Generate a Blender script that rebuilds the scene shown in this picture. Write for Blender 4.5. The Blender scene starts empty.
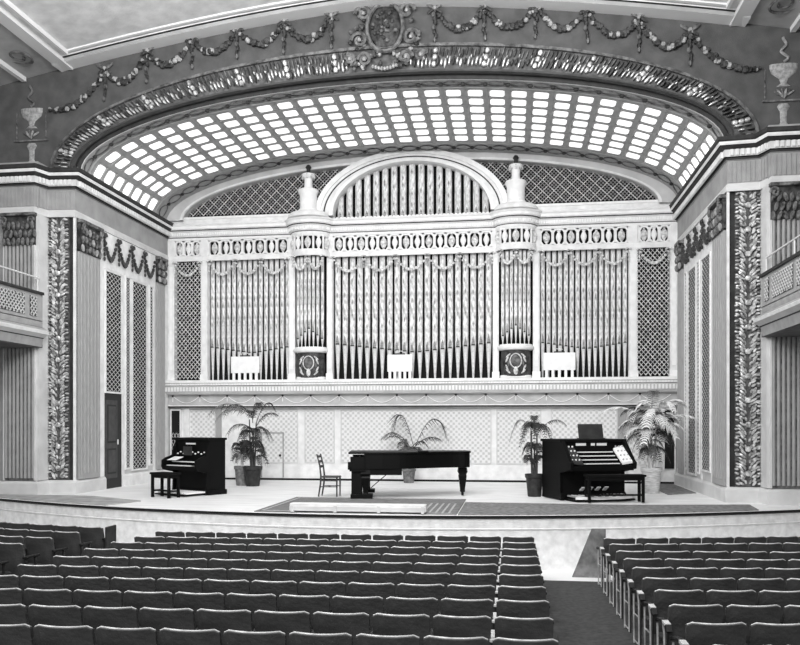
import bpy, bmesh, math, random
from mathutils import Vector, Matrix
random.seed(7)
R = math.radians; PI = math.pi
scene = bpy.context.scene
COL = scene.collection
cos, sin, sqrt = math.cos, math.sin, math.sqrt

# ------------------------------------------------------------------ materials
def srgb(v):
    v = v / 255.0
    return v / 12.92 if v <= 0.04045 else ((v + 0.055) / 1.055) ** 2.4
MATS = {}
def mat(name, g, rough=0.7, var=0.0, scale=6.0, bump=0.0, bscale=40.0, emit=0.0, metal=0.0, stretch=None, spec=0.3):
    if name in MATS: return MATS[name]
    m = bpy.data.materials.new(name); m.use_nodes = True
    nt = m.node_tree; b = nt.nodes['Principled BSDF']
    v = srgb(g)
    b.inputs['Base Color'].default_value = (v, v, v, 1)
    b.inputs['Roughness'].default_value = rough
    b.inputs['Metallic'].default_value = metal
    b.inputs['Specular IOR Level'].default_value = spec
    tc = nt.nodes.new('ShaderNodeTexCoord')
    mp = nt.nodes.new('ShaderNodeMapping')
    nt.links.new(tc.outputs['Object'], mp.inputs['Vector'])
    if stretch: mp.inputs['Scale'].default_value = stretch
    if var > 0:
        n = nt.nodes.new('ShaderNodeTexNoise'); n.inputs['Scale'].default_value = scale
        n.inputs['Detail'].default_value = 5
        nt.links.new(mp.outputs['Vector'], n.inputs['Vector'])
        r = nt.nodes.new('ShaderNodeValToRGB')
        lo = srgb(max(0, g * (1 - var))); hi = srgb(min(255, g * (1 + var)))
        r.color_ramp.elements[0].position = 0.32; r.color_ramp.elements[0].color = (lo, lo, lo, 1)
        r.color_ramp.elements[1].position = 0.68; r.color_ramp.elements[1].color = (hi, hi, hi, 1)
        nt.links.new(n.outputs['Fac'], r.inputs['Fac'])
        nt.links.new(r.outputs['Color'], b.inputs['Base Color'])
    if bump > 0:
        n2 = nt.nodes.new('ShaderNodeTexNoise'); n2.inputs['Scale'].default_value = bscale
        nt.links.new(mp.outputs['Vector'], n2.inputs['Vector'])
        bp = nt.nodes.new('ShaderNodeBump'); bp.inputs['Strength'].default_value = bump
        bp.inputs['Distance'].default_value = 0.02
        nt.links.new(n2.outputs['Fac'], bp.inputs['Height'])
        nt.links.new(bp.outputs['Normal'], b.inputs['Normal'])
    if emit > 0:
        b.inputs['Emission Color'].default_value = (1, 1, 1, 1)
        b.inputs['Emission Strength'].default_value = emit
    MATS[name] = m
    return m

M_spandrel = mat('plaster_dark_grey', 86, 0.9, 0.10, 3.0, 0.5, 60)
M_wallmid  = mat('plaster_mid_grey', 156, 0.85, 0.06, 2.5, 0.2, 60)
M_wallpale = mat('plaster_pale', 205, 0.8, 0.05, 2.0)
M_pil      = mat('pilaster_grey', 160, 0.8, 0.06, 9.0, 0.2, 50, stretch=(8, 8, .6))
M_cream    = mat('painted_cream', 229, 0.6, 0.05, 4.0)
M_white    = mat('painted_white', 238, 0.55, 0.03, 5.0)
M_vault    = mat('vault_grey', 172, 0.8, 0.06, 5.0, 0.2, 60)
M_vrib     = mat('vault_rib', 168, 0.8, 0.05, 5.0)
M_ceil     = mat('ceiling_plaster', 224, 0.9, 0.06, 3.0, 0.3, 30)
M_ceilrib  = mat('ceiling_moulding', 236, 0.8)
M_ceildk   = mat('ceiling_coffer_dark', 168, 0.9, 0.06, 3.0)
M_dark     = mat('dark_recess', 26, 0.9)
M_dark2    = mat('dark_moulding', 52, 0.7, 0.15, 6)
M_cove     = mat('dark_cove', 74, 0.9, 0.1, 5)
M_leaf     = mat('gilded_leaf', 205, 0.42, 0.4, 9.0, 0.6, 30, metal=0.45)
M_leafbg   = mat('leaf_band_ground', 84, 0.8, 0.25, 8)
M_orn      = mat('ornament_dark', 96, 0.5, 0.35, 8.0, 0.6, 30)
M_orn2     = mat('ornament_deep', 54, 0.5, 0.5, 8.0, 0.6, 30)
M_orncap   = mat('ornament_capital', 84, 0.45, 0.6, 9.0, 0.6, 30)
M_ornlt    = mat('ornament_light', 200, 0.6, 0.2, 14.0)
M_pane     = mat('glowing_pane', 250, 0.5, emit=0.85)
M_pipe     = mat('organ_pipe', 214, 0.6, 0.22, 16.0, 0.2, 30, stretch=(1, 1, .35), spec=0.2)
M_pipe2    = mat('organ_pipe_foot', 216, 0.45, 0.08, 9.0)
M_stencil  = mat('pipe_stencil', 138, 0.6, 0.2, 20)
M_floor    = mat('stage_floor', 240, 0.55, 0.05, 1.6, stretch=(.6, 4, 1))
M_carpet   = mat('grey_carpet', 126, 0.95, 0.18, 10.0, 0.4, 80)
M_rugA     = mat('rug_field', 122, 0.95, 0.22, 16.0, 0.4, 80, stretch=(.4, 3, 1))
M_rugB     = mat('rug_border', 176, 0.95, 0.12, 20.0)
M_face     = mat('stage_face', 244, 0.85, 0.06, 7.0)
M_lip      = mat('stage_lip_dark', 22, 0.6)
M_black    = mat('black_lacquer', 7, 0.45, spec=0.15)
M_black2   = mat('black_wood', 9, 0.6, spec=0.15)
M_key      = mat('ivory_keys', 245, 0.35)
M_seat     = mat('seat_leather', 70, 0.62, 0.20, 4.0, 0.4, 30)
M_seatd    = mat('seat_cushion', 48, 0.8, 0.2, 5.0)
M_edgelit     = mat('seat_edge_highlight', 214, 0.42, 0.18, 14.0)  # painted highlight: pale tone for the light caught on seat tops
M_iron     = mat('seat_iron', 42, 0.5, 0.2, 8)
M_steel    = mat('pale_iron', 168, 0.5, 0.15, 8)
M_bead     = mat('relief_pale', 150, 0.7, 0.2, 14.0)  # pale tone of the urn reliefs and scattered paler beads
M_arm      = mat('pale_armrest', 215, 0.5)
M_armd     = mat('dark_armrest', 34, 0.5)
M_lfrieze  = mat('ledge_frieze', 184, 0.8, 0.06, 3.0)
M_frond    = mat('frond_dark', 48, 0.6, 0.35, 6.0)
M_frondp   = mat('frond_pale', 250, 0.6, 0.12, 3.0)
M_frondm   = mat('frond_mid', 104, 0.6, 0.35, 4.0)
M_stemp    = mat('palm_stem_pale', 200, 0.7, 0.2, 8)
M_stemd    = mat('palm_stem_dark', 70, 0.7, 0.3, 8)
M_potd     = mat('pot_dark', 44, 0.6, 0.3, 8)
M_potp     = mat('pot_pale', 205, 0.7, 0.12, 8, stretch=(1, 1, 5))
M_potm     = mat('pot_mid', 110, 0.7, 0.25, 10)
M_soil     = mat('soil', 40, 1.0)
M_chair    = mat('chair_wood', 62, 0.5, 0.2, 10)
M_brass    = mat('pale_brass', 220, 0.4)
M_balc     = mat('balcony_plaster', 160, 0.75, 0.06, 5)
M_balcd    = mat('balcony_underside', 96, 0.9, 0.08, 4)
M_door     = mat('door_dark', 74, 0.7, 0.1, 6)
M_doorp    = mat('door_dark_reveal', 46, 0.7)

def hall_floor_mat():
    m = bpy.data.materials.new('hall_floor'); m.use_nodes = True
    nt = m.node_tree; b = nt.nodes['Principled BSDF']; b.inputs['Roughness'].default_value = 0.95
    tc = nt.nodes.new('ShaderNodeTexCoord'); sp = nt.nodes.new('ShaderNodeSeparateXYZ')
    nt.links.new(tc.outputs['Object'], sp.inputs[0])
    gt = nt.nodes.new('ShaderNodeMath'); gt.operation = 'GREATER_THAN'; gt.inputs[1].default_value = 14.55
    nt.links.new(sp.outputs['Y'], gt.inputs[0])
    n = nt.nodes.new('ShaderNodeTexNoise'); n.inputs['Scale'].default_value = 14; n.inputs['Detail'].default_value = 6
    nt.links.new(tc.outputs['Object'], n.inputs['Vector'])
    r = nt.nodes.new('ShaderNodeValToRGB')
    a, c = srgb(52), srgb(76)
    r.color_ramp.elements[0].position = .3; r.color_ramp.elements[0].color = (a, a, a, 1)
    r.color_ramp.elements[1].position = .7; r.color_ramp.elements[1].color = (c, c, c, 1)
    nt.links.new(n.outputs['Fac'], r.inputs['Fac'])
    mx = nt.nodes.new('ShaderNodeMixRGB'); nt.links.new(gt.outputs[0], mx.inputs['Fac'])
    nt.links.new(r.outputs['Color'], mx.inputs['Color1'])
    v = srgb(238); mx.inputs['Color2'].default_value = (v, v, v, 1)
    nt.links.new(mx.outputs['Color'], b.inputs['Base Color'])
    return m
M_hall = hall_floor_mat()

def diamond_mat(name, lo, hi, scale, blur=0.12):
    """wall paper of small diagonal diamonds, on X/Z of the object"""
    m = bpy.data.materials.new(name); m.use_nodes = True
    nt = m.node_tree; b = nt.nodes['Principled BSDF']; b.inputs['Roughness'].default_value = 0.8
    tc = nt.nodes.new('ShaderNodeTexCoord'); sp = nt.nodes.new('ShaderNodeSeparateXYZ')
    nt.links.new(tc.outputs['Object'], sp.inputs[0])
    outs = []
    for ax in ('X', 'Z'):
        q = nt.nodes.new('ShaderNodeMath'); q.operation = 'MULTIPLY'; q.inputs[1].default_value = scale
        nt.links.new(sp.outputs[ax], q.inputs[0])
        f = nt.nodes.new('ShaderNodeMath'); f.operation = 'SINE'; nt.links.new(q.outputs[0], f.inputs[0])
        outs.append(f)
    mu = nt.nodes.new('ShaderNodeMath'); mu.operation = 'MULTIPLY'
    nt.links.new(outs[0].outputs[0], mu.inputs[0]); nt.links.new(outs[1].outputs[0], mu.inputs[1])
    n = nt.nodes.new('ShaderNodeTexNoise'); n.inputs['Scale'].default_value = 5
    nt.links.new(tc.outputs['Object'], n.inputs['Vector'])
    ad = nt.nodes.new('ShaderNodeMath'); ad.operation = 'ADD'
    nt.links.new(mu.outputs[0], ad.inputs[0]); nt.links.new(n.outputs['Fac'], ad.inputs[1])
    r = nt.nodes.new('ShaderNodeValToRGB')
    a, c = srgb(lo), srgb(hi)
    r.color_ramp.elements[0].position = .35; r.color_ramp.elements[0].color = (c, c, c, 1)
    r.color_ramp.elements[1].position = .95; r.color_ramp.elements[1].color = (a, a, a, 1)
    nt.links.new(ad.outputs[0], r.inputs['Fac'])
    nt.links.new(r.outputs['Color'], b.inputs['Base Color'])
    return m
M_paper = diamond_mat('diamond_wall_cloth', 192, 226, 38)

# ------------------------------------------------------------------ mesh builder
class MB:
    def __init__(self): self.v = []; self.f = []; self.m = []; self.mats = []
    def mi(self, m):
        if m is None: m = self.mats[0] if self.mats else M_cream
        if m not in self.mats: self.mats.append(m)
        return self.mats.index(m)
    def add(self, vs, fs, m=None):
        k = len(self.v); self.v += [tuple(p) for p in vs]
        i = self.mi(m)
        for f in fs: self.f.append([k + q for q in f]); self.m.append(i)
        return self
    def box(self, x0, x1, y0, y1, z0, z1, m=None, M=None):
        vs = [(x0,y0,z0),(x1,y0,z0),(x1,y1,z0),(x0,y1,z0),(x0,y0,z1),(x1,y0,z1),(x1,y1,z1),(x0,y1,z1)]
        if M is not None: vs = [M @ Vector(p) for p in vs]
        return self.add(vs, [(0,3,2,1),(4,5,6,7),(0,1,5,4),(1,2,6,5),(2,3,7,6),(3,0,4,7)], m)
    def bbox(self, x0, x1, y0, y1, z0, z1, b=0.01, m=None, M=None):
        """box with chamfered edges: two octagon-ish slabs"""
        rings = [(z0, b), (z0 + b, 0), (z1 - b, 0), (z1, b)]
        vs = []
        for z, o in rings:
            for (x, y) in ((x0+o, y0+b+o),(x0+b+o, y0+o),(x1-b-o, y0+o),(x1-o, y0+b+o),(x1-o, y1-b-o),(x1-b-o, y1-o),(x0+b+o, y1-o),(x0+o, y1-b-o)):
                vs.append((x, y, z))
        fs = [tuple(reversed(range(8))), tuple(range(24, 32))]
        for r in range(3):
            for i in range(8):
                j = (i + 1) % 8
                fs.append((r*8+i, r*8+j, r*8+8+j, r*8+8+i))
        if M is not None: vs = [M @ Vector(p) for p in vs]
        return self.add(vs, fs, m)
    def bar(self, p, q, w, d, m=None, up=Vector((0,0,1))):
        """rectangular bar from p to q, w across (perp to up), d along up-ish"""
        p, q = Vector(p), Vector(q); t = (q - p)
        if t.length < 1e-6: return self
        t.normalize(); s = t.cross(up)
        if s.length < 1e-4: s = t.cross(Vector((1,0,0)))
        s.normalize(); n = s.cross(t)
        vs = []
        for c in (p, q):
            for a, b in ((-1,-1),(1,-1),(1,1),(-1,1)):
                vs.append(c + s * (a*w/2) + n * (b*d/2))
        return self.add(vs, [(0,3,2,1),(4,5,6,7),(0,1,5,4),(1,2,6,5),(2,3,7,6),(3,0,4,7)], m)
    def tube(self, pts, rad, m=None, seg=6, cap=True):
        pts = [Vector(p) for p in pts]; n = len(pts)
        if not hasattr(rad, '__len__'): rad = [rad]*n
        vs = []; nrm = None
        for i, p in enumerate(pts):
            t = (pts[min(i+1, n-1)] - pts[max(i-1, 0)])
            if t.length < 1e-9: t = Vector((0,0,1))
            t.normalize()
            if nrm is None:
                nrm = t.orthogonal().normalized()
            else:
                nrm = nrm - t * nrm.dot(t)
                nrm = nrm.normalized() if nrm.length > 1e-6 else t.orthogonal().normalized()
            b = t.cross(nrm)
            for k in range(seg):
                a = 2*PI*k/seg
                vs.append(p + (nrm*cos(a) + b*sin(a))*rad[i])
        fs = []
        for i in range(n-1):
            for k in range(seg):
                j = (k+1) % seg
                fs.append((i*seg+k, i*seg+j, (i+1)*seg+j, (i+1)*seg+k))
        if cap:
            fs.append(tuple(reversed(range(seg)))); fs.append(tuple(range((n-1)*seg, n*seg)))
        return self.add(vs, fs, m)
    def lathe(self, prof, c=(0,0,0), seg=16, m=None, sx=1, sy=1, a0=0, a1=2*PI):
        full = abs(a1 - a0 - 2*PI) < 1e-6
        ns = seg if full else seg + 1
        vs = []
        for r, z in prof:
            for k in range(ns):
                a = a0 + (a1-a0)*k/seg
                vs.append((c[0]+r*cos(a)*sx, c[1]+r*sin(a)*sy, c[2]+z))
        fs = []
        for i in range(len(prof)-1):
            for k in range(seg):
                j = (k+1) % ns
                fs.append((i*ns+k, i*ns+j, (i+1)*ns+j, (i+1)*ns+k))
        if full:
            if prof[0][0] > 1e-5: fs.append(tuple(reversed(range(ns))))
            if prof[-1][0] > 1e-5: fs.append(tuple(range((len(prof)-1)*ns, len(prof)*ns)))
        return self.add(vs, fs, m)
    def blob(self, c, r, m=None, M=None, seg=6, rings=4):
        """ellipsoid; r=(rx,ry,rz); M rotates about the centre"""
        vs = []; c = Vector(c)
        def put(x, y, z):
            p = Vector((x*r[0], y*r[1], z*r[2]))
            if M is not None: p = M @ p
            vs.append(c + p)
        put(0,0,-1)
        for i in range(1, rings):
            a = -PI/2 + PI*i/rings
            for k in range(seg):
                b = 2*PI*k/seg; put(cos(a)*cos(b), cos(a)*sin(b), sin(a))
        put(0,0,1)
        fs = [(0, 1+(k+1)%seg, 1+k) for k in range(seg)]
        for i in range(rings-2):
            for k in range(seg):
                j = (k+1)%seg; a = 1+i*seg
                fs.append((a+k, a+j, a+seg+j, a+seg+k))
        a = 1+(rings-2)*seg; t = len(vs)-1
        fs += [(a+k, a+(k+1)%seg, t) for k in range(seg)]
        return self.add(vs, fs, m)
    def prism(self, poly, z0, z1, m=None, M=None):
        """poly (x,y) extruded in z"""
        n = len(poly)
        vs = [(x,y,z0) for x,y in poly] + [(x,y,z1) for x,y in poly]
        if M is not None: vs = [M @ Vector(p) for p in vs]
        fs = [tuple(reversed(range(n))), tuple(range(n, 2*n))]
        fs += [(i, (i+1)%n, n+(i+1)%n, n+i) for i in range(n)]
        return self.add(vs, fs, m)
    def build(self, name, m=None, parent=None, smooth=False, loc=None, kind=None, recalc=True):
        me = bpy.data.meshes.new(name)
        if m is not None and not self.mats: self.mats = [m]
        me.from_pydata([tuple(p) for p in self.v], [], self.f)
        for mm in (self.mats or [m]): me.materials.append(mm)
        if len(self.mats) > 1:
            for p, i in zip(me.polygons, self.m): p.material_index = i
        if recalc:
            bm = bmesh.new(); bm.from_mesh(me); bmesh.ops.recalc_face_normals(bm, faces=bm.faces); bm.to_mesh(me); bm.free()
        if smooth:
            for p in me.polygons: p.use_smooth = True
            try: me.set_sharp_from_angle(angle=R(40))
            except Exception: pass
        me.update()
        o = bpy.data.objects.new(name, me); COL.objects.link(o)
        if parent is not None: o.parent = parent
        if loc is not None: o.location = loc
        if kind: o['kind'] = kind
        return o

def mb(m): 
    b = MB(); b.mi(m); return b
def tag(o, label, cat, group=None):
    o['label'] = label; o['category'] = cat
    if group: o['group'] = group
    return o
def thing(name, label, cat, loc=(0,0,0), rz=0, group=None):
    o = bpy.data.objects.new(name, None); COL.objects.link(o)
    o.location = loc; o.rotation_euler = (0, 0, rz); o.empty_display_size = .1
    return tag(o, label, cat, group)
def dup(root, loc, rz=0, label=None, group=None, scale=None):
    r = root.copy(); COL.objects.link(r); r.location = loc; r.rotation_euler = (0, 0, rz)
    if scale: r.scale = scale
    if label: r['label'] = label
    if group: r['group'] = group
    for ch in list(root.children):
        c = ch.copy(); COL.objects.link(c); c.parent = r
        for g in list(ch.children):
            d = g.copy(); COL.objects.link(d); d.parent = c
    return r
ORD = ['first','second','third','fourth','fifth','sixth','seventh','eighth','ninth','tenth','eleventh','twelfth','thirteenth','fourteenth','fifteenth','sixteenth','seventeenth','eighteenth','nineteenth','twentieth','twenty-first','twenty-second','twenty-third','twenty-fourth','twenty-fifth','twenty-sixth','twenty-seventh','twenty-eighth','twenty-ninth','thirtieth','thirty-first','thirty-second']
def od(i): return ORD[i]

# ------------------------------------------------------------------ plan sweep
def sweep(b, path, prof, mats):
    """path: plan points left to right (outward = right-hand side); prof: [(d,z)...]; mats: per profile segment"""
    P = [Vector((x, y)) for x, y in path]; n = len(P); N = []
    for i in range(n):
        ds = []
        if i > 0: ds.append((P[i]-P[i-1]).normalized())
        if i < n-1: ds.append((P[i+1]-P[i]).normalized())
        ns = [Vector((d.y, -d.x)) for d in ds]
        if len(ns) == 1: N.append(ns[0])
        else:
            s = ns[0] + ns[1]; N.append(s / max(0.35, 1 + ns[0].dot(ns[1])))
    for j in range(len(prof)-1):
        vs = []
        for i in range(n):
            for d, z in (prof[j], prof[j+1]):
                q = P[i] + N[i]*d; vs.append((q.x, q.y, z))
        b.add(vs, [(2*i, 2*i+2, 2*i+3, 2*i+1) for i in range(n-1)], mats[j])
    for e in (0, n-1):                       # end caps
        vs = []
        for d, z in prof:
            q = P[e] + N[e]*d; vs.append((q.x, q.y, z))
        b.add(vs + [(P[e].x, P[e].y, prof[-1][1]), (P[e].x, P[e].y, prof[0][1])], [tuple(range(len(vs)+2))], mats[0])
def along(path, step):
    """points spaced along a plan path with outward normal"""
    out = []
    for i in range(len(path)-1):
        a = Vector(path[i]); c = Vector(path[i+1]); L = (c-a).length
        if L < 1e-6: continue
        d = (c-a)/L; k = max(1, int(round(L/step)))
        for q in range(k):
            out.append((a + d*(L*(q+.5)/k), d, Vector((d.y, -d.x)), L/k))
    return out
def dentils(b, path, step, d0, d1, z0, z1, frac, m):
    for p, d, n, w in along(path, step):
        h = w*frac/2
        vs = []
        for z in (z0, z1):
            for a, c in ((-h, d0),(h, d0),(h, d1),(-h, d1)):
                q = p + d*a + n*c; vs.append((q.x, q.y, z))
        b.add(vs, [(0,3,2,1),(4,5,6,7),(0,1,5,4),(1,2,6,5),(2,3,7,6),(3,0,4,7)], m)

# ellipse helpers -------------------------------------------------
def ell_table(a, bb, n=400):
    T = [(PI - PI*i/n) for i in range(n+1)]
    L = [0.0]
    for i in range(n):
        x0, z0 = a*cos(T[i]), bb*sin(T[i]); x1, z1 = a*cos(T[i+1]), bb*sin(T[i+1])
        L.append(L[-1] + math.hypot(x1-x0, z1-z0))
    return T, L
TT, LL = ell_table(7.87, 1.85)
def th_at(s):
    """angle at fraction s of the arc, from the left spring"""
    t = s*LL[-1]
    for i in range(len(LL)-1):
        if LL[i+1] >= t:
            k = (t-LL[i])/(LL[i+1]-LL[i]); return TT[i] + (TT[i+1]-TT[i])*k
    return TT[-1]
ZC = 8.2
def ell(a, bb, t, y, zc=ZC): return Vector((a*cos(t), y, zc + bb*sin(t)))
def arch_strip(b, prof, mats, n=96, zc=ZC, s0=0.0, s1=1.0):
    """prof [(a,b,y)...] skinned around the half ellipse"""
    for j in range(len(prof)-1):
        vs = []
        for i in range(n+1):
            t = th_at(s0 + (s1-s0)*i/n)
            for a, bb, y in (prof[j], prof[j+1]): vs.append(ell(a, bb, t, y, zc))
        b.add(vs, [(2*i, 2*i+1, 2*i+3, 2*i+2) for i in range(n)], mats[j])

# ==================================================================== CAMERA
cam = bpy.data.cameras.new('camera'); co = bpy.data.objects.new('camera', cam); COL.objects.link(co)
co.location = (3.07, 0, 1.74); co.rotation_euler = (R(90), 0, R(8))
cam.sensor_width = 36; cam.lens = 36.0; cam.sensor_fit = 'HORIZONTAL'
cam.shift_y = (425 - 322.5) / 800.0
cam.clip_end = 200
scene.camera = co

# ==================================================================== FLOORS AND STAGE
def lipY(x): return 15.2 + 0.028*x*x if abs(x) < 9 else 15.2 + 0.028*81 + (abs(x)-9)*.5
XS = [-10.4 + 20.8*i/64 for i in range(65)]
b = mb(M_floor)
vs = []
for x in XS: vs += [(x, lipY(x), 0), (x, 25.0, 0)]
b.add(vs, [(2*i, 2*i+2, 2*i+3, 2*i+1) for i in range(64)], M_floor)
b.build('floor', kind='structure')
b = mb(M_face)
path = [(x, lipY(x)) for x in XS]
sweep(b, path, [(-.02, .0), (.05, .0), (.05, -.03), (.02, -.05), (.0, -.06), (.0, -.24), (.02, -.25), (.02, -.27), (0, -.28), (0, -1.10)],
      [M_lip, M_lip, M_lip, M_lip, M_face, M_face, M_wallpale, M_face, M_face])
b.build('wall_stage_front', kind='structure')
b = mb(M_hall)
def hz(y): return -1.04 + (14.05 - y)*.0245 if y < 14.05 else -1.04
ys = [1.0, 14.05, 20.0]
vs = []
for y in ys: vs += [(-11, y, hz(y)), (11, y, hz(y))]
b.add(vs, [(0,1,3,2),(2,3,5,4)], M_hall)
b.build('floor', kind='structure')

# ==================================================================== SIDE WALLS OF THE STAGE
for s, nm in ((-1, 'left'), (1, 'right')):
    b = mb(M_wallpale)
    xs = sorted((s*7.87, s*8.6))
    b.box(xs[0], xs[1], 18.93, 25.0, 0, 8.3, M_wallpale)
    b.build('wall_' + nm, kind='structure')
    # outer walls facing the hall
    b = mb(M_wallmid)
    xs = sorted((s*8.62, s*10.9)); b.box(xs[0], xs[1], 18.45, 19.0, -0.0, 8.3, M_wallmid)
    xs = sorted((s*7.87, s*8.7)); b.box(xs[0], xs[1], 18.9, 18.98, 0, 8.3, M_leafbg if 0 else M_dark2)
    b.build('wall_front_' + nm, kind='structure')
    # hall side wall
    b = mb(M_wallmid); xs = sorted((s*10.4, s*10.6)); b.box(xs[0], xs[1], 9, 18.5, -1.2, 11.6, M_wallmid)
    b.build('wall_hall_' + nm, kind='structure')

# spandrel wall over the arch
def ceilz(x): return 11.8 - 1.35*(abs(x)/9.9)**1.5
def archz(x):
    return ZC + 1.97*sqrt(max(0, 1-(x/8.0)**2)) if abs(x) < 8.0 else ZC
xs = [-10.9, -10.2, -9.4, -8.7, -8.3, -8.0] + [8.0*cos(PI - PI*i/90) for i in range(1, 90)] + [8.0, 8.3, 8.7, 9.4, 10.2, 10.9]
b = mb(M_spandrel); vs = []
for x in xs: vs += [(x, 18.9, archz(x)-.0), (x, 18.9, ceilz(x)+.1)]
b.add(vs, [(2*i, 2*i+2, 2*i+3, 2*i+1) for i in range(len(xs)-1)], M_spandrel)
b.build('wall_front', kind='structure')

# ==================================================================== HALL CEILING
b = mb(M_ceil); vs = []
cx = [-10.9 + 21.8*i/60 for i in range(61)]
for x in cx: vs += [(x, 8.0, ceilz(x)), (x, 18.95, ceilz(x))]
b.add([(v) for v in vs], [(2*i, 2*i+2, 2*i+3, 2*i+1) for i in range(60) if abs((cx[i]+cx[i+1])/2) < 8.1], M_ceil)
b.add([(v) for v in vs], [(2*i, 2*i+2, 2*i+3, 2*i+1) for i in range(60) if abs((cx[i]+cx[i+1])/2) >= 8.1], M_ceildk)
b.build('ceiling', kind='structure')
def arc_mold(prof, mats, x0=-10.4, x1=10.4, n=60):
    b = mb(mats[0])
    for j in range(len(prof)-1):
        vs = []
        for i in range(n+1):
            x = x0 + (x1-x0)*i/n
            for y, dz in (prof[j], prof[j+1]): vs.append((x, y, ceilz(x)-dz))
        b.add(vs, [(2*i, 2*i+1, 2*i+3, 2*i+2) for i in range(n)], mats[j])
    return b
# rim moulding against the spandrel, with an inner step
b = arc_mold([(18.9, .0), (18.9, .08), (18.45, .10), (18.42, .03), (18.34, .03), (18.33, .0)], [M_dark2, M_ceilrib, M_ceildk, M_dark2, M_ceil], -8.25, 8.25)
b.build('trim_1', kind='structure')
b = arc_mold([(18.25, .0), (18.24, .03), (18.16, .03), (18.15, 0)], [M_ceildk, M_ceilrib, M_ceilrib, M_ceilrib], -7.7, 7.7)
for s in (-1, 1):
    for x, w in ((8.08, .34), (9.25, .12), (7.7, .07)):
        z = ceilz(x)
        b.box(s*x - w/2, s*x + w/2, 9, 18.85 if x > 8 else 18.2, z-.1, z+.05, M_ceilrib)
b.build('trim_2', kind='structure')
# scroll relief in the outer coffers
for s, w in ((-1, 'left'), (1, 'right')):
    for k in range(3):
        b = mb(M_orn); y0 = 17.9 - k*1.5
        pts = []
        for i in range(26):
            t = i/25; a = t*3.0*PI; r = .42*(1-t*.75)
            pts.append((s*(8.75 + r*cos(a)*.8), y0 + r*sin(a), ceilz(8.75)-.03))
        b.tube(pts, .03, M_orn, 5)
        tag(b.build('ceiling_scroll', smooth=True), 'dark curling scroll relief on the %s edge of the ceiling, %s from the spandrel' % (w, od(k)), 'relief', 'scroll reliefs on the ceiling')

# ==================================================================== ENTABLATURE (outer walls and stage side walls)
pathL = [(-10.6, 18.4), (-8.68, 18.4), (-8.55, 18.78), (-7.87, 18.84), (-7.87, 24.3)]
pathR = [(-x, y) for x, y in reversed(pathL)]
CPROF = [(.0, 6.98), (.05, 6.98), (.05, 7.10), (.03, 7.14), (.02, 7.16), (.02, 7.66), (.05, 7.68), (.05, 7.73), (.10, 7.74), (.10, 7.90), (.15, 7.92), (.20, 7.96), (.22, 7.97), (.24, 8.01), (.24, 8.04), (.27, 8.07), (.27, 8.15), (.0, 8.19)]
CM = [M_cream, M_wallpale, M_wallpale, M_wallpale, M_wallmid, M_wallmid, M_dark2, M_dark, M_wallpale, M_dark2, M_dark2, M_dark, M_cream, M_cream, M_dark2, M_dark2, M_dark2]
for nm, p in (('trim_3', pathL), ('trim_4', pathR)):
    b = mb(M_wallmid); sweep(b, p, CPROF, CM)
    dentils(b, p, .11, .10, .15, 7.76, 7.89, .55, M_cream)
    outer = p[:4] if p is pathL else p[1:]
    outer = p[0:4] if p is pathL else p[1:5]
    dentils(b, outer, .10, .02, .04, 7.18, 7.64, .5, M_wallmid)
    b.build(nm, kind='structure')

# ==================================================================== ARCH: cove and friezes, vault
b = mb(M_cove)
arch_strip(b, [(8.55, 2.60, 18.90), (8.55, 2.60, 18.82), (8.47, 2.52, 18.80), (8.47, 2.52, 18.9)], [M_orn]*3)
arch_strip(b, [(8.02, 1.99, 18.86), (7.98, 1.93, 18.84), (7.94, 1.92, 18.95), (7.96, 1.96, 19.08), (7.86, 1.84, 19.10), (7.86, 1.84, 19.14)],
           [M_cove, M_cove, M_dark2, M_dark2, M_cream])
b.build('trim_5', kind='structure', smooth=True)
b = mb(M_vault)
arch_strip(b, [(7.87, 1.85, 19.14), (7.87, 1.85, 19.50), (7.83, 1.81, 19.52), (7.83, 1.81, 19.56), (7.87, 1.85, 19.58)], [M_vault, M_vrib, M_vrib, M_vrib])
arch_strip(b, [(7.87, 1.85, 19.58), (7.87, 1.85, 23.36)], [M_vault])
arch_strip(b, [(7.87, 1.85, 23.36), (7.83, 1.81, 23.38), (7.83, 1.81, 23.44), (7.87, 1.85, 23.47), (7.87, 1.85, 24.9)], [M_vrib, M_vrib, M_vrib, M_vault])
b.build('ceiling', kind='structure', smooth=True)
# oval and link pattern of the two friezes
def oval_frieze(name, y0, y1, n, kindname):
    b = mb(M_orn); yc = (y0+y1)/2; h = (y1-y0)*.32
    for i in range(n):
        s0 = (i+.5)/n; t = th_at(s0); w = .40/n/1.0
        pts = []
        for k in range(13):
            a = 2*PI*k/12
            tt = th_at(min(1, max(0, s0 + w*cos(a)))); pts.append(ell(7.85, 1.83, tt, yc + h*sin(a)))
        b.tube(pts, .018, M_orn, 4, False)
        tt = th_at(i/n); b.blob(ell(7.84, 1.82, tt, yc), (.07, .06, .05), M_dark2)
    b.build(name, kind='structure')
oval_frieze('trim_6', 19.16, 19.50, 31, '')
oval_frieze('trim_7', 23.50, 24.10, 31, '')

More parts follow.
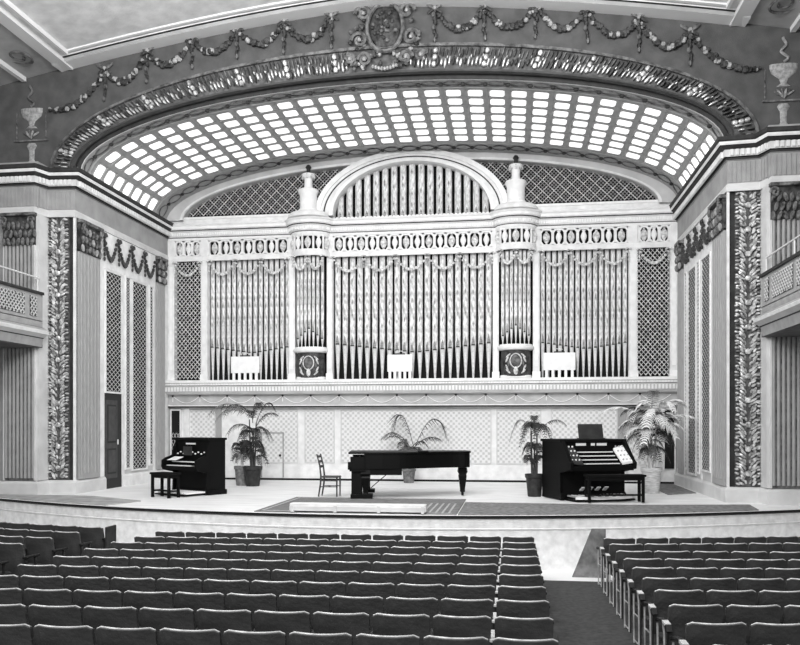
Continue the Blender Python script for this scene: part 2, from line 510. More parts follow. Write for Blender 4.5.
# vault ribs ------------------------------------------------------
NCOL, NROW = 31, 7
Y0, Y1 = 19.62, 23.30
RP = (Y1-Y0)/NROW
b = mb(M_vrib)
for c in range(NCOL+1):
    sc = c/NCOL; dw = .0028
    prof = [(7.87,1.85),(7.82,1.80)]
    for (sa, sb) in ((sc-dw, sc+dw),):
        sa = max(0, sa); sb = min(1, sb)
        ta, tb = th_at(sa), th_at(sb)
        vs = []
        for y in (Y0-.06, Y1+.04):
            vs += [ell(7.88,1.86,ta,y), ell(7.83,1.81,ta,y), ell(7.83,1.81,tb,y), ell(7.88,1.86,tb,y)]
        b.add(vs, [(0,1,5,4),(1,2,6,5),(2,3,7,6),(0,3,2,1),(4,5,6,7)], M_vrib)
for r in range(NROW+1):
    y = Y0 + RP*r
    arch_strip(b, [(7.88,1.86,y-.045),(7.84,1.82,y-.04),(7.84,1.82,y+.04),(7.88,1.86,y+.045)], [M_vrib]*3)
b.build('trim_8', kind='structure')
def pane(c, r):
    b = mb(M_pane)
    s0 = (c+.5)/NCOL; hw = .325/NCOL; y = Y0 + RP*(r+.5); hy = RP*.285
    ch = .25
    outline = [(-1,-1+ch),(-1+ch,-1),(1-ch,-1),(1,-1+ch),(1,1-ch),(1-ch,1),(-1+ch,1),(-1,1-ch)]
    vs = []
    for a, bb in ((7.868, 1.848), (7.835, 1.815)):
        for u, v in outline:
            vs.append(ell(a, bb, th_at(min(1, max(0, s0 + u*hw))), y + v*hy))
    fs = [tuple(range(8)), tuple(range(8, 16))] + [(i, (i+1)%8, 8+(i+1)%8, 8+i) for i in range(8)]
    b.add(vs, fs, M_pane)
    o = b.build('skylight_panel')
    tag(o, 'glowing skylight panel in the arched vault, %s ring behind the arch, %s from the left' % (od(r), od(c)), 'skylight', 'glowing skylight panels of the vault')
for r in range(NROW):
    for c in range(NCOL): pane(c, r)

# ==================================================================== LEAF BANDS
def leaf_arch():
    b = mb(M_leafbg)
    arch_strip(b, [(8.02, 1.99, 18.88), (8.47, 2.52, 18.88)], [M_leafbg])
    n = 190
    for i in range(n):
        s = (i+.5)/n
        if .455 < s < .53: continue
        t = th_at(s)
        t0 = th_at(max(0, s-.002)); t1 = th_at(min(1, s+.002))
        pin = ell(8.02, 1.99, t, 18.83); pout = ell(8.48, 2.53, t, 18.83)
        ax = (pout-pin); L = ax.length; ax.normalize()
        tg = Vector((0,1,0)).cross(ax)
        M = Matrix((tg, Vector((0,1,0)), ax)).transposed()
        j = random.uniform(-.04, .04)
        if i % 13 == 4:
            for q in (.2, .5, .8): b.blob(pin + ax*L*q, (.06, .05, L*.15), M_leaf, M)
        else:
            b.blob(pin + ax*(L*.30+j), (.024 + random.random()*.014, .07, L*random.uniform(.15, .26)), M_leaf if random.random() < .75 else M_orn2, M)
            b.blob(pin + ax*(L*.74+j), (.026, .05, L*.2), M_orn if random.random() < .45 else M_orn2, M)
            if i % 3 == 0: b.blob(pin + ax*(L*.55+j) + tg*.03, (.02, .06, L*.08), M_leaf, M)
    o = b.build('leaf_moulding', smooth=True)
    tag(o, 'broad arched moulding of gilded overlapping leaves around the proscenium opening', 'moulding')
leaf_arch()
for s, nm in ((-1, 'left'), (1, 'right')):
    b = mb(M_leafbg)
    x0, x1 = sorted((s*8.03, s*8.55)); xc = s*8.29
    b.box(x0, x1, 18.84, 18.9, .36, 6.98, M_leafbg)
    z = .42; k = 0
    while z < 6.92:
        big = 1 + .25*sin(z*9)
        for sx in (-1, 1):
            M = Matrix.Rotation(sx*R(random.uniform(28, 62)), 3, 'Y')
            b.blob((xc + sx*(.13+random.uniform(-.02,.02)), 18.80, z+random.uniform(0,.03)), (.034, .045, .085*big), M_leaf, M)
            M = Matrix.Rotation(sx*R(random.uniform(60, 110)), 3, 'Y')
            b.blob((xc + sx*(.225+random.uniform(-.02,.02)), 18.81, z+random.uniform(-.03,.03)), (.030, .045, .055), M_leaf if random.random() < .75 else M_orn, M)
            b.blob((xc + sx*(.06+random.uniform(-.02,.02)), 18.83, z+.05), (.03, .03, .06), M_orn if k % 2 else M_leaf, Matrix.Rotation(sx*R(20), 3, 'Y'))
        if k % 7 == 3: b.blob((xc, 18.79, z), (.07, .045, .07), M_leaf)
        z += .078; k += 1
    tag(b.build('leaf_moulding', smooth=True), 'upright band of gilded foliage beside the %s edge of the stage opening' % nm, 'moulding')
    # pale strip next to it, dark reveal inside
    b = mb(M_wallpale)
    x0, x1 = sorted((s*8.56, s*8.70)); b.box(x0, x1, 18.40, 18.9, .36, 6.98, M_wallpale)
    x0, x1 = sorted((s*7.85, s*7.90)); b.box(x0, x1, 18.83, 18.9, .30, 6.98, M_cream)
    b.build('trim_%d' % (9 if s < 0 else 10), kind='structure')

# skirting plinths ----------------------------------------------
for s, nm in ((-1, 'left'), (1, 'right')):
    b = mb(M_cream)
    p = [(s*10.6, 18.4), (s*8.62, 18.4), (s*8.55, 18.84), (s*7.86, 18.84), (s*7.86, 20.32 if s < 0 else 24.5)]
    if s > 0: p = p[::-1]
    sweep(b, p, [(.06, 0), (.06, .28), (.03, .33), (0, .35)], [M_wallpale]*3)
    if s < 0: sweep(b, [(-7.86, 21.3), (-7.86, 24.5)], [(.06, 0), (.06, .28), (.03, .33), (0, .35)], [M_cream]*3)
    b.build('baseboard_' + nm, kind='structure')
b = mb(M_cream); sweep(b, [(-7.8, 24.55), (7.8, 24.55)], [(.03, 0), (.03, .05), (.05, .05), (.05, .0)][:2] + [(.0, .06)], [M_dark, M_dark2]); b.build('baseboard_back', kind='structure')

# ==================================================================== FLUTED OUTER PILASTERS
for s, nm in ((-1, 'left'), (1, 'right')):
    t = thing('fluted_pilaster', 'tall grey fluted pilaster behind the %s box balcony, dark carved capital' % nm, 'pilaster', (s*9.06, 18.4, 0))
    b = mb(M_wallmid)
    b.box(-.42, .42, -.02, 0, .36, 6.98, M_orn)  # dark ground paints shade into the grooves between the flutes
    b.box(-.43, -.40, -.06, 0, .36, 6.2, M_wallpale); b.box(.40, .43, -.06, 0, .36, 6.2, M_wallpale)
    for k in range(8):
        x = -.36 + k*.103
        b.tube([(x, -.03, .42), (x, -.03, 6.2)], .038, M_wallmid, 8)
    b.build('shaft', parent=t, smooth=True)
    b = mb(M_orncap)
    b.bbox(-.46, .46, -.14, 0, 6.92, 7.0, .01, M_orncap)
    b.box(-.42, .42, -.06, 0, 6.2, 6.95, M_orn2)
    for r_ in range(3):
        for k in range(7):
            x = -.38 + k*.127 + (.06 if r_ % 2 else 0)
            M = Matrix.Rotation(R(random.uniform(-25, 25)), 3, 'Y')
            b.blob((x, -.09, 6.28 + r_*.2), (.05, .05, .11), M_orncap, M)
    cap = b.build('capital', parent=t, smooth=True)
    for sx in (-1, 1):
        b = mb(M_orncap); pts = []
        for i in range(16):
            a = i/15*2.6*PI; rr = .12*(1-i/19)
            pts.append((sx*(.36 + rr*cos(a)*.8), -.13, 6.78 + rr*sin(a)))
        b.tube(pts, .03, M_orncap, 5); b.build('volute', parent=cap, smooth=True)

# ==================================================================== SIDE WALL FITTINGS (stage flanks)
def lattice_bars(b, inside, u0, u1, v0, v1, step, w, d, place, m, slope=1.0, fine=.03):
    """diagonal bars clipped to inside(u,v); place(u,v)->3d point"""
    for sg in (1, -1):
        c0 = min(v0 - sg*slope*u0, v0 - sg*slope*u1, v1 - sg*slope*u0, v1 - sg*slope*u1)
        c1 = max(v0 - sg*slope*u0, v0 - sg*slope*u1, v1 - sg*slope*u0, v1 - sg*slope*u1)
        c = math.ceil(c0/step)*step
        while c <= c1:
            start = None; last = None; u = u0
            while u <= u1 + 1e-9:
                v = sg*slope*u + c
                ok = v0 <= v <= v1 and inside(u, v)
                if ok:
                    if start is None: start = (u, v)
                    last = (u, v)
                if (not ok or u + fine > u1) and start is not None:
                    if last != start:
                        p, q = place(*start), place(*last)
                        b.bar(p, q, w, d, m, up=place(0, 0, 1))
                    start = None
                u += fine
            c += step
def side_panel(s, y0, y1, z0, z1, label, cat='grille', step=.135, slope=.62):
    xw = s*7.87; xo = -s
    t = thing('lattice_panel', label, 'lattice panel', (xw, (y0+y1)/2, z0))
    h = z1-z0; hw = (y1-y0)/2
    b = mb(M_dark); xx = sorted((0, xo*.015)); b.box(xx[0], xx[1], -hw, hw, 0, h, M_dark); b.build('backing', parent=t)
    b = mb(M_cream)
    def place(u, v, up=None):
        if up: return Vector((1, 0, 0))
        return Vector((xo*.03, u, v))
    lattice_bars(b, lambda u, v: True, -hw+.01, hw-.01, .01, h-.01, step, .014 if s < 0 else .010, .008, place, M_wallpale, slope, .012)
    b.build('lattice', parent=t)
    b = mb(M_cream); e = .05
    for (a0, a1, c0, c1) in ((-hw-e, -hw, -e, h+e), (hw, hw+e, -e, h+e), (-hw, hw, -e, 0), (-hw, hw, h, h+e)):
        xx = sorted((0, xo*.05)); b.box(xx[0], xx[1], a0, a1, c0, c1, M_cream)
    b.build('frame', parent=t)
for s, nm in ((-1, 'left'), (1, 'right')):
    side_panel(s, 20.36, 21.22, 2.66 if s < 0 else .62, 5.92, 'tall %s on the %s flank wall, nearer the hall' % ('diagonal lattice above the door' if s < 0 else 'wide diagonal lattice', nm))
    side_panel(s, 21.50, 21.74, .52, 5.95, 'narrow lattice strip between the two wide panels of the %s flank wall' % nm, step=.10)
    side_panel(s, 21.90, 22.80, .46, 5.92, 'wide diagonal lattice on the %s flank wall, nearer the organ' % nm)
    side_panel(s, 23.02, 23.22, .56, 5.94, 'narrow lattice strip beside the rear pilaster of the %s flank wall' % nm, step=.10)
    # cream margins
    b = mb(M_cream)
    xx = sorted((s*7.87, s*7.85))
    b.box(xx[0], xx[1], 20.06, 23.42, 5.99, 6.97, M_cream)
    b.box(xx[0], xx[1], 20.06, 20.30, .35, 5.99, M_cream); b.box(xx[0], xx[1], 21.28, 21.44, .35, 5.99, M_cream)
    b.box(xx[0], xx[1], 23.28, 23.42, .35, 5.99, M_cream); b.box(xx[0], xx[1], 24.0, 24.3, .35, 6.97, M_cream)
    b.build('trim_%d' % (11 if s < 0 else 12), kind='structure')
    for (y0, y1, ww) in ((18.95, 19.98, 'front'), (23.46, 24.0, 'rear')):
        t = thing('flank_pilaster', 'flat grey pilaster with carved dark capital at the %s of the %s flank wall' % (ww, nm), 'pilaster', (s*7.86, (y0+y1)/2, 0))
        hw = (y1-y0)/2; xo = -s
        b = mb(M_pil); xx = sorted((0, xo*.06)); b.box(xx[0], xx[1], -hw, hw, .36, 6.2, M_pil)
        for k in range(6):
            y = -hw + (k+.5)*2*hw/6; b.tube([(xo*.06, y, .5), (xo*.06, y, 6.1)], .02, M_pil, 6)
        b.build('shaft', parent=t, smooth=True)
        b = mb(M_orncap); xx = sorted((0, xo*.16)); b.bbox(xx[0], xx[1], -hw-.03, hw+.03, 6.87, 6.96, .01, M_orncap)
        xx = sorted((0, xo*.08)); b.box(xx[0], xx[1], -hw, hw, 6.15, 6.9, M_orn2)
        for r_ in range(3):
            for k in range(6):
                y = -hw + (k+.5)*2*hw/6
                b.blob((xo*.11, y, 6.25+r_*.22), (.05, .05, .10), M_orncap if (k+r_) % 4 else M_bead, Matrix.Rotation(R(random.uniform(-20,20)), 3, 'X'))
        cap = b.build('capital', parent=t, smooth=True)
        for sy in (-1, 1):
            b = mb(M_orncap); pts = []
            for i in range(14):
                a = i/13*2.4*PI; rr = .11*(1-i/17)
                pts.append((xo*.15, sy*(hw-.08 + rr*cos(a)*.6), 6.76 + rr*sin(a)))
            b.tube(pts, .03, M_orncap, 5); b.build('volute', parent=cap, smooth=True)
    # festoons, nearest the hall first
    for k in range(4):
        t = thing('festoon', 'dark fruit festoon with bow, %s from the hall on the %s flank wall' % (od(k), nm), 'garland', (s*7.85, 20.22 + k*.80, 6.82), 0, 'festoons on the flank walls')
        xo = -s
        b = mb(M_orn2)
        for i in range(13):
            u = i/12; y = u*.66; z = -.02 - .55*sin(PI*min(1, u*.97))**.9
            b.blob((xo*.05, y, z), (.05, .055, .05 + .03*sin(PI*u)), M_orn2)
        b.build('swag', parent=t, smooth=True)
        b = mb(M_orn2)
        for i in range(5): b.blob((xo*.05, 0, -.12-.12*i), (.035, .045, .06), M_orn2)
        b.blob((xo*.06, -.08, .05), (.03, .08, .05), M_orn2, Matrix.Rotation(R(30), 3, 'X'))
        b.blob((xo*.06, .08, .05), (.03, .08, .05), M_orn2, Matrix.Rotation(R(-30), 3, 'X'))
        b.blob((xo*.07, 0, .02), (.04, .05, .05), M_orn2)
        b.build('bow_drop', parent=t, smooth=True)

# left door (dark) in the flank wall
b = mb(M_doorp)
b.box(-7.87, -7.855, 20.34, 21.26, 0.0, 2.62, M_doorp)
b.box(-7.86, -7.83, 20.34, 20.98, 0.28, 2.42, M_door)
for z0, z1 in ((.4, 1.1), (1.25, 2.3)):
    b.box(-7.835, -7.82, 20.42, 20.9, z0, z1, M_doorp)
    b.box(-7.83, -7.815, 20.46, 20.86, z0+.05, z1-.05, M_door)
d = b.build('door_1', kind='structure')
b = mb(M_cream); b.tube([(-7.8, 20.95, 1.2), (-7.8, 20.95, 1.34)], .02, M_brass, 8); b.build('door_handle', parent=d, smooth=True)

# ==================================================================== BACK WALL UNDER THE GALLERY
b = mb(M_cream)
b.box(-7.87, 7.87, 24.55, 24.8, 0, 2.40, M_cream)
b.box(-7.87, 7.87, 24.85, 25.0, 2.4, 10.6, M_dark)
b.build('wall_back', kind='structure')
def cloth_panel(x0, x1, z0, z1, label, m=M_paper):
    t = thing('wall_panel', label, 'wall panel', ((x0+x1)/2, 24.55, z0))
    hw = (x1-x0)/2; h = z1-z0
    b = mb(m); b.box(-hw, hw, -.012, 0, 0, h, m); b.build('panel_cloth', parent=t)
    b = mb(M_wallmid); e = .035
    for a0, a1, c0, c1 in ((-hw-e, -hw, -e, h+e), (hw, hw+e, -e, h+e), (-hw, hw, -e, 0), (-hw, hw, h, h+e)):
        b.box(a0, a1, -.03, 0, c0, c1, M_wallpale)
    b.build('panel_frame', parent=t)
cloth_panel(-7.2, -6.36, .56, 2.18, 'diamond patterned wall panel behind the left organ console')
cloth_panel(-4.94, -3.66, .57, 2.18, 'diamond patterned wall panel just right of the left palm, small door cut in it')
cloth_panel(-3.38, -2.48, .58, 2.18, 'upright diamond patterned wall panel behind the wooden side chair')
cloth_panel(-2.22, 2.40, .58, 2.18, 'very wide diamond patterned wall panel behind the grand piano')
cloth_panel(2.62, 3.9, .58, 2.18, 'diamond patterned wall panel behind the dark palm right of the piano')
cloth_panel(4.25, 6.14, .58, 2.18, 'diamond patterned wall panel behind the right organ console')
cloth_panel(6.5, 7.05, .58, 2.18, 'narrow diamond patterned wall panel behind the large pale palm')
# small hatch door with thin dark outline
b = mb(M_wallmid)
for a0, a1, c0, c1 in ((-4.83, -4.80, .08, 1.5), (-4.12, -4.09, .08, 1.5), (-4.83, -4.09, 1.48, 1.51)):
    b.box(a0, a1, 24.505, 24.55, c0, c1, M_wallmid)
d = b.build('door_2', kind='structure')
b = mb(M_dark); b.blob((-4.2, 24.5, .78), (.04, .03, .04), M_dark); b.build('door_knob', parent=d, smooth=True)
# pilasters in the low wall and dark end doorways
n_ = 0
for s in (-1, 1):
    nm = 'left' if s < 0 else 'right'
    b = mb(M_dark); x0, x1 = sorted((s*7.52, s*7.80)); b.box(x0, x1, 24.50, 24.55, .45 , 2.2, M_dark)
    b.box(x0-.04, x0, 24.47, 24.55, .4, 2.25, M_cream); b.box(x1, x1+.04, 24.47, 24.55, .4, 2.25, M_cream); b.box(x0, x1, 24.47, 24.55, 2.2, 2.25, M_cream)
    if s < 0:
        def pl(u, v, up=None): return Vector((0,1,0)) if up else Vector((u, 24.485, v))
        lattice_bars(b, lambda u, v: True, x0, x1, .5, 1.5, .2, .012, .01, pl, M_wallpale, 1.9, .02)
    b.build('window_%d' % (1 if s < 0 else 2), kind='structure')
    b = mb(M_wallmid)
    for xx in ((7.28, .13, M_cream), (6.30 if s > 0 else 6.22, .2 if s > 0 else .13, M_pil)):
        xc = s*xx[0]; b.box(xc-xx[1]/1.6, xc+xx[1]/1.6, 24.46, 24.55, .06, 2.3, xx[2])
        b.box(xc-xx[1]/1.4, xc+xx[1]/1.4, 24.44, 24.55, .06, .4, M_wallpale)
    b.build('trim_%d' % (13 if s < 0 else 14), kind='structure')

# ==================================================================== GALLERY LEDGE
b = mb(M_cream)
gp = [(-7.86, 24.12), (7.86, 24.12)]
sweep(b, gp, [(-.3, 2.70), (-.05, 2.72), (0, 2.78), (.02, 2.90), (.04, 2.97), (.07, 2.98), (.07, 3.05), (.10, 3.06), (.10, 3.12), (.06, 3.15), (-.7, 3.15)],
      [M_wallpale, M_wallpale, M_wallpale, M_wallpale, M_dark2, M_cream, M_dark2, M_white, M_white, M_cream])
dentils(b, gp, .10, .0, .05, 2.80, 2.93, .5, M_white)
dentils(b, gp, .085, .07, .105, 2.99, 3.045, .5, M_white)
b.build('trim_15', kind='structure')
b = mb(M_wallpale)
b.box(-7.86, 7.86, 24.38, 24.56, 2.38, 2.72, M_lfrieze)
b.box(-7.86, 7.86, 24.34, 24.56, 2.30, 2.37, M_dark2); b.box(-7.86, 7.86, 24.33, 24.56, 2.34, 2.375, M_cream)
b.build('trim_16', kind='structure')
for k in range(17):
    x0 = -7.7 + k*.906; x1 = x0 + .906
    b = mb(M_white); pts = []
    for i in range(11):
        u = i/10; pts.append((x0+.03+(x1-x0-.06)*u, 24.36, 2.64 - .2*sin(PI*u)))
    b.tube(pts, .012, M_white, 5)
    b.tube([(x0, 24.36, 2.66), (x0, 24.36, 2.48)], .010, M_white, 5)
    b.blob((x0, 24.355, 2.66), (.04, .03, .035), M_dark2)
    tag(b.build('ledge_swag', smooth=True), 'thin white swag under the organ ledge, %s from the left end' % od(k), 'swag', 'swags under the organ ledge')

# ==================================================================== ORGAN CASE
case = thing('organ_case', 'white and cream organ case filling the back wall with towers, arch and friezes', 'organ', (0, 24.4, 3.15))
def cpart(b, name, **k):
    for i, v in enumerate(b.v): b.v[i] = (v[0], v[1]-24.4, v[2]-3.15)
    return b.build(name, parent=case, **k)
YF, YB = 24.40, 24.62
TWR = [(-3.68, -2.66), (2.66, 3.68)]
pils = [(-7.87,-7.66),(-6.77,-6.55),(-3.88,-3.68),(-2.66,-2.48),(2.48,2.66),(3.68,3.88),(6.49,6.73),(7.66,7.87)]
for x0, x1 in pils:
    b = mb(M_cream); b.box(x0, x1, YF-.03, YB, 3.15, 7.0, M_cream)
    b.box(x0-.02, x1+.02, YF-.06, YF, 3.15, 3.35, M_white)
    pz = cpart(b, 'pilaster')
    b = mb(M_white); b.box(x0+.05, x1-.05, YF-.045-24.4, YF-.03-24.4, .35, 3.65, M_white); b.build('raised_panel', parent=pz)
def bump_path(y, r, y_t=None):
    pts = [(-7.86, y)]
    for cxx in (-3.17, 3.17):
        for i in range(13):
            a = PI - PI*i/12; pts.append((cxx + r*cos(a), y - r*.72*sin(a)))
    pts.append((7.86, y)); return pts
bp = bump_path(YF-.02, .58)
b = mb(M_cream)
sweep(b, bp, [(0, 6.96), (.03, 6.97), (.03, 7.10), (.0, 7.14)], [M_cream]*3)
sweep(b, bp, [(0, 7.62), (.02, 7.63), (.04, 7.70), (.05, 7.72), (.09, 7.74), (.09, 7.86), (.15, 7.90), (.17, 7.93), (.2, 7.96), (.2, 8.03), (.24, 8.07), (.22, 8.12), (-.3, 8.14)],
      [M_white, M_white, M_dark2, M_cream, M_cream, M_white, M_dark2, M_cream, M_white, M_white, M_cream, M_cream])
dentils(b, bp, .075, .09, .125, 7.76, 7.85, .5, M_white)
cpart(b, 'cornice')
b = mb(M_white)
b.box(-2.6, 2.6, YF-.02, YB, 8.10, 8.17, M_cream)
dentils(b, [(-2.5, YF-.02), (2.5, YF-.02)], .12, 0, .05, 8.12, 8.19, .55, M_white)
cpart(b, 'parapet')
for s in (-1, 1):
    b = mb(M_white); x0, x1 = sorted((s*2.6, s*7.87)); b.box(x0, x1, YF-.02, YB, 8.10, 8.34, M_cream); b.box(x0, x1, YF-.05, YB, 8.30, 8.37, M_white)
    cpart(b, 'parapet')
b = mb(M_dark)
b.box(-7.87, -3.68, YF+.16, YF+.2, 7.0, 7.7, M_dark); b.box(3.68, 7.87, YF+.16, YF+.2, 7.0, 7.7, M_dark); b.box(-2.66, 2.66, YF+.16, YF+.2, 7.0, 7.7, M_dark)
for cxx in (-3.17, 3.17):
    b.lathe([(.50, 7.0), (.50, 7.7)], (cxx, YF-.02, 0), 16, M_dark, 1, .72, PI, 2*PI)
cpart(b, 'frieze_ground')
def baluster(x, y, kind, ang=0):
    b = mb(M_white)
    if kind:
        b.lathe([(.02, 0), (.055, .01), (.06, .03), (.03, .06), (.045, .10), (.085, .20), (.09, .26), (.06, .34), (.035, .38), (.06, .42), (.06, .45)], (x, y, 7.14), 10, M_white, 1, .6)
    else:
        b.lathe([(.02, 0), (.03, .02), (.025, .06), (.06, .10), (.10, .19), (.105, .25), (.085, .33), (.04, .38), (.03, .43), (.02, .45)], (x, y, 7.14), 10, M_ornlt, 1, .5)
    cpart(b, 'baluster', smooth=True)
def frieze_bay(x0, x1, n):
    b = mb(M_cream); p = (x1-x0)/n
    b.box(x0, x1, YF-.02, YF+.1, 7.58, 7.66, M_cream); b.box(x0, x1, YF-.02, YF+.1, 7.10, 7.16, M_cream)
    for k in range(n+1):
        x = x0 + p*k; b.box(x-.04, x+.04, YF-.02, YF+.1, 7.14, 7.62, M_cream)
        for z in (7.16, 7.58):                         # rounded corners of each opening
            for sx in (-1, 1):
                xx = x + sx*.04
                if x0-.01 <= xx <= x1+.01: b.add([(xx, YF-.02, z), (xx+sx*.06, YF-.02, z), (xx, YF-.02, z+(.08 if z < 7.4 else -.08))], [(0,1,2)], M_cream)
    cpart(b, 'frieze_frame')
    for k in range(n): baluster(x0 + p*(k+.5), YF+.05, k % 2)
for s in (-1, 1):
    frieze_bay(*sorted((s*7.64, s*6.78)), 3); frieze_bay(*sorted((s*(6.52 if s < 0 else 6.46), s*3.90)), 7)
frieze_bay(-2.46, 2.46, 14)
for x0, x1 in pils:
    b = mb(M_cream); b.box(x0, x1, YF-.04, YF+.1, 7.1, 7.64, M_cream); cpart(b, 'frieze_block')
for cxx in (-3.17, 3.17):
    b = mb(M_cream)
    for i in range(6):
        a = PI + PI*(i)/5; x, y = cxx + .56*cos(a), YF-.02 + .56*.72*sin(a)
        b.tube([(x, y, 7.12), (x, y, 7.64)], .035, M_cream, 8)
    for z0, z1 in ((7.10, 7.17), (7.57, 7.65)): b.lathe([(.5, z0), (.59, z0), (.59, z1), (.5, z1)], (cxx, YF-.02, 0), 16, M_cream, 1, .72, PI, 2*PI)
    cpart(b, 'frieze_frame', smooth=True)
    for i in range(5):
        a = PI + PI*(i+.5)/5; baluster(cxx + .55*cos(a), YF-.02+.55*.72*sin(a), i % 2)
# tower bases: drum cap and carved bracket
for cxx, nm in ((-3.17, 'left'), (3.17, 'right')):
    b = mb(M_white)
    b.lathe([(.40, 3.98), (.52, 4.0), (.56, 4.04), (.56, 4.10), (.50, 4.12), (.50, 4.16), (.0, 4.16)], (cxx, YF, 0), 20, M_white, 1, .72)
    b.lathe([(.46, 3.16), (.48, 3.2), (.46, 3.24)], (cxx, YF, 0), 20, M_white, 1, .6)
    cpart(b, 'tower_cap', smooth=True)
    b = mb(M_orn2)
    b.lathe([(.44, 3.2), (.46, 3.6), (.44, 3.98)], (cxx, YF, 0), 20, M_orn2, 1, .66)
    cpart(b, 'tower_base', smooth=True)
    b = mb(M_ornlt)                                    # shield with leaves each side
    yy = YF - .33
    pts = [(cxx + .17*cos(a), yy, 3.66 + .21*sin(a)) for a in [2*PI*i/16 for i in range(17)]]
    b.tube(pts, .02, M_ornlt, 5)
    b.blob((cxx, yy+.02, 3.66), (.14, .03, .18), M_orn)
    b.blob((cxx, yy, 3.36), (.07, .03, .13), M_ornlt)
    for sx in (-1, 1):
        for q in range(5):
            M = Matrix.Rotation(sx*R(50 - q*25), 3, 'Y')
            b.blob((cxx + sx*(.22 + .04*(q % 2)), yy+.07, 3.34 + q*.12), (.03, .03, .10), M_ornlt if q != 2 else M_orn, M)
    cpart(b, 'shield_carving', smooth=True)
# swags across the pipe tops
def organ_swag(x0, x1, z=6.93, dep=.42, y=YF-.10):
    b = mb(M_ornlt); n = 13
    for i in range(n):
        u = (i+.5)/n; M = Matrix.Rotation(R(random.uniform(-40, 40)), 3, 'Y')
        b.blob((x0+(x1-x0)*u, y, z - dep*sin(PI*u)**.8), (.05, .04, .035 + .02*sin(PI*u)), M_ornlt, M)
    for xx in (x0, x1):
        b.blob((xx-.05, y, z+.02), (.06, .03, .03), M_ornlt, Matrix.Rotation(R(-30), 3, 'Y')); b.blob((xx+.05, y, z+.02), (.06, .03, .03), M_ornlt, Matrix.Rotation(R(30), 3, 'Y'))
        for q in range(3): b.blob((xx, y, z-.1-.1*q), (.025, .03, .05), M_ornlt)
    cpart(b, 'swag', smooth=True)
for s in (-1, 1):
    w = (6.46-3.92)/3
    for k in range(3): organ_swag(s*3.92 + s*w*k, s*3.92 + s*w*(k+1)) if s > 0 else organ_swag(-6.46 + w*k, -6.46 + w*(k+1))
    organ_swag(s*7.19-.42, s*7.19+.42, 6.9, .4)
w = 4.92/5
for k in range(5): organ_swag(-2.46 + w*k, -2.46 + w*(k+1))
for cxx in (-3.17, 3.17):
    organ_swag(cxx-.48, cxx, 6.93, .38, YF-.42); organ_swag(cxx, cxx+.48, 6.93, .38, YF-.42)
# side lattices
for s in (-1, 1):
    x0, x1 = sorted((s*7.66, s*6.73))
    b = mb(M_ornlt)
    def pl(u, v, up=None): return Vector((0,1,0)) if up else Vector((u, YF+.05, v))
    lattice_bars(b, lambda u, v: True, x0, x1, 3.2, 6.96, .15, .016, .015, pl, M_ornlt, 1.15, .02)
    lattice_bars(b, lambda u, v: True, x0, x1, 3.2, 6.96, .30, .024, .02, pl, M_ornlt, 1.15, .02)
    cpart(b, 'lattice')
# arches above the cornice
def rim(b, a0, b0, a1, b1, y0, y1, m, zc, n=72, t0=PI, t1=0.0):
    A = [t0 + (t1-t0)*i/n for i in range(n+1)]
    vs = []
    for t in A:
        vs += [(a0*cos(t), y0, zc+b0*sin(t)), (a1*cos(t), y0, zc+b1*sin(t)), (a1*cos(t), y1, zc+b1*sin(t)), (a0*cos(t), y1, zc+b0*sin(t))]
    fs = []
    for i in range(n):
        for k in range(4):
            j = (k+1) % 4; fs.append((4*i+k, 4*i+j, 4*i+4+j, 4*i+4+k))
    b.add(vs, fs, m)
b = mb(M_wallpale)
rim(b, 7.9, 1.88, 7.35, 1.58, 24.25, 24.6, M_wallpale, 8.25)
rim(b, 7.40, 1.63, 7.32, 1.56, 24.20, 24.3, M_cream, 8.25)
cpart(b, 'arch_rim')
b = mb(M_cream)
rim(b, 2.92, 1.87, 2.44, 1.59, 24.14, 24.62, M_cream, 8.2)
rim(b, 2.98, 1.93, 2.82, 1.79, 24.08, 24.3, M_white, 8.2)
rim(b, 2.72, 1.72, 2.68, 1.69, 24.125, 24.3, M_dark2, 8.2)
rim(b, 2.52, 1.66, 2.42, 1.57, 24.11, 24.3, M_white, 8.2)
cpart(b, 'pipe_arch')
def inside(u, v):
    if ((u/7.38)**2 + ((v-8.25)/1.6)**2) > 1: return False
    return (u/2.85)**2 + (max(0, v-8.2)/1.84)**2 > 1
def pl(u, v, up=None): return Vector((0,1,0)) if up else Vector((u, 24.5, v))
for u0, u1 in ((-7.4, 0), (0, 7.4)):
    b = mb(M_ornlt)
    lattice_bars(b, inside, u0, u1, 8.42, 9.9, .115, .015, .015, pl, M_wallmid, 1.0, .03)
    lattice_bars(b, inside, u0, u1, 8.42, 9.9, .345, .022, .02, pl, M_ornlt, 1.0, .03)
    cpart(b, 'arch_lattice')

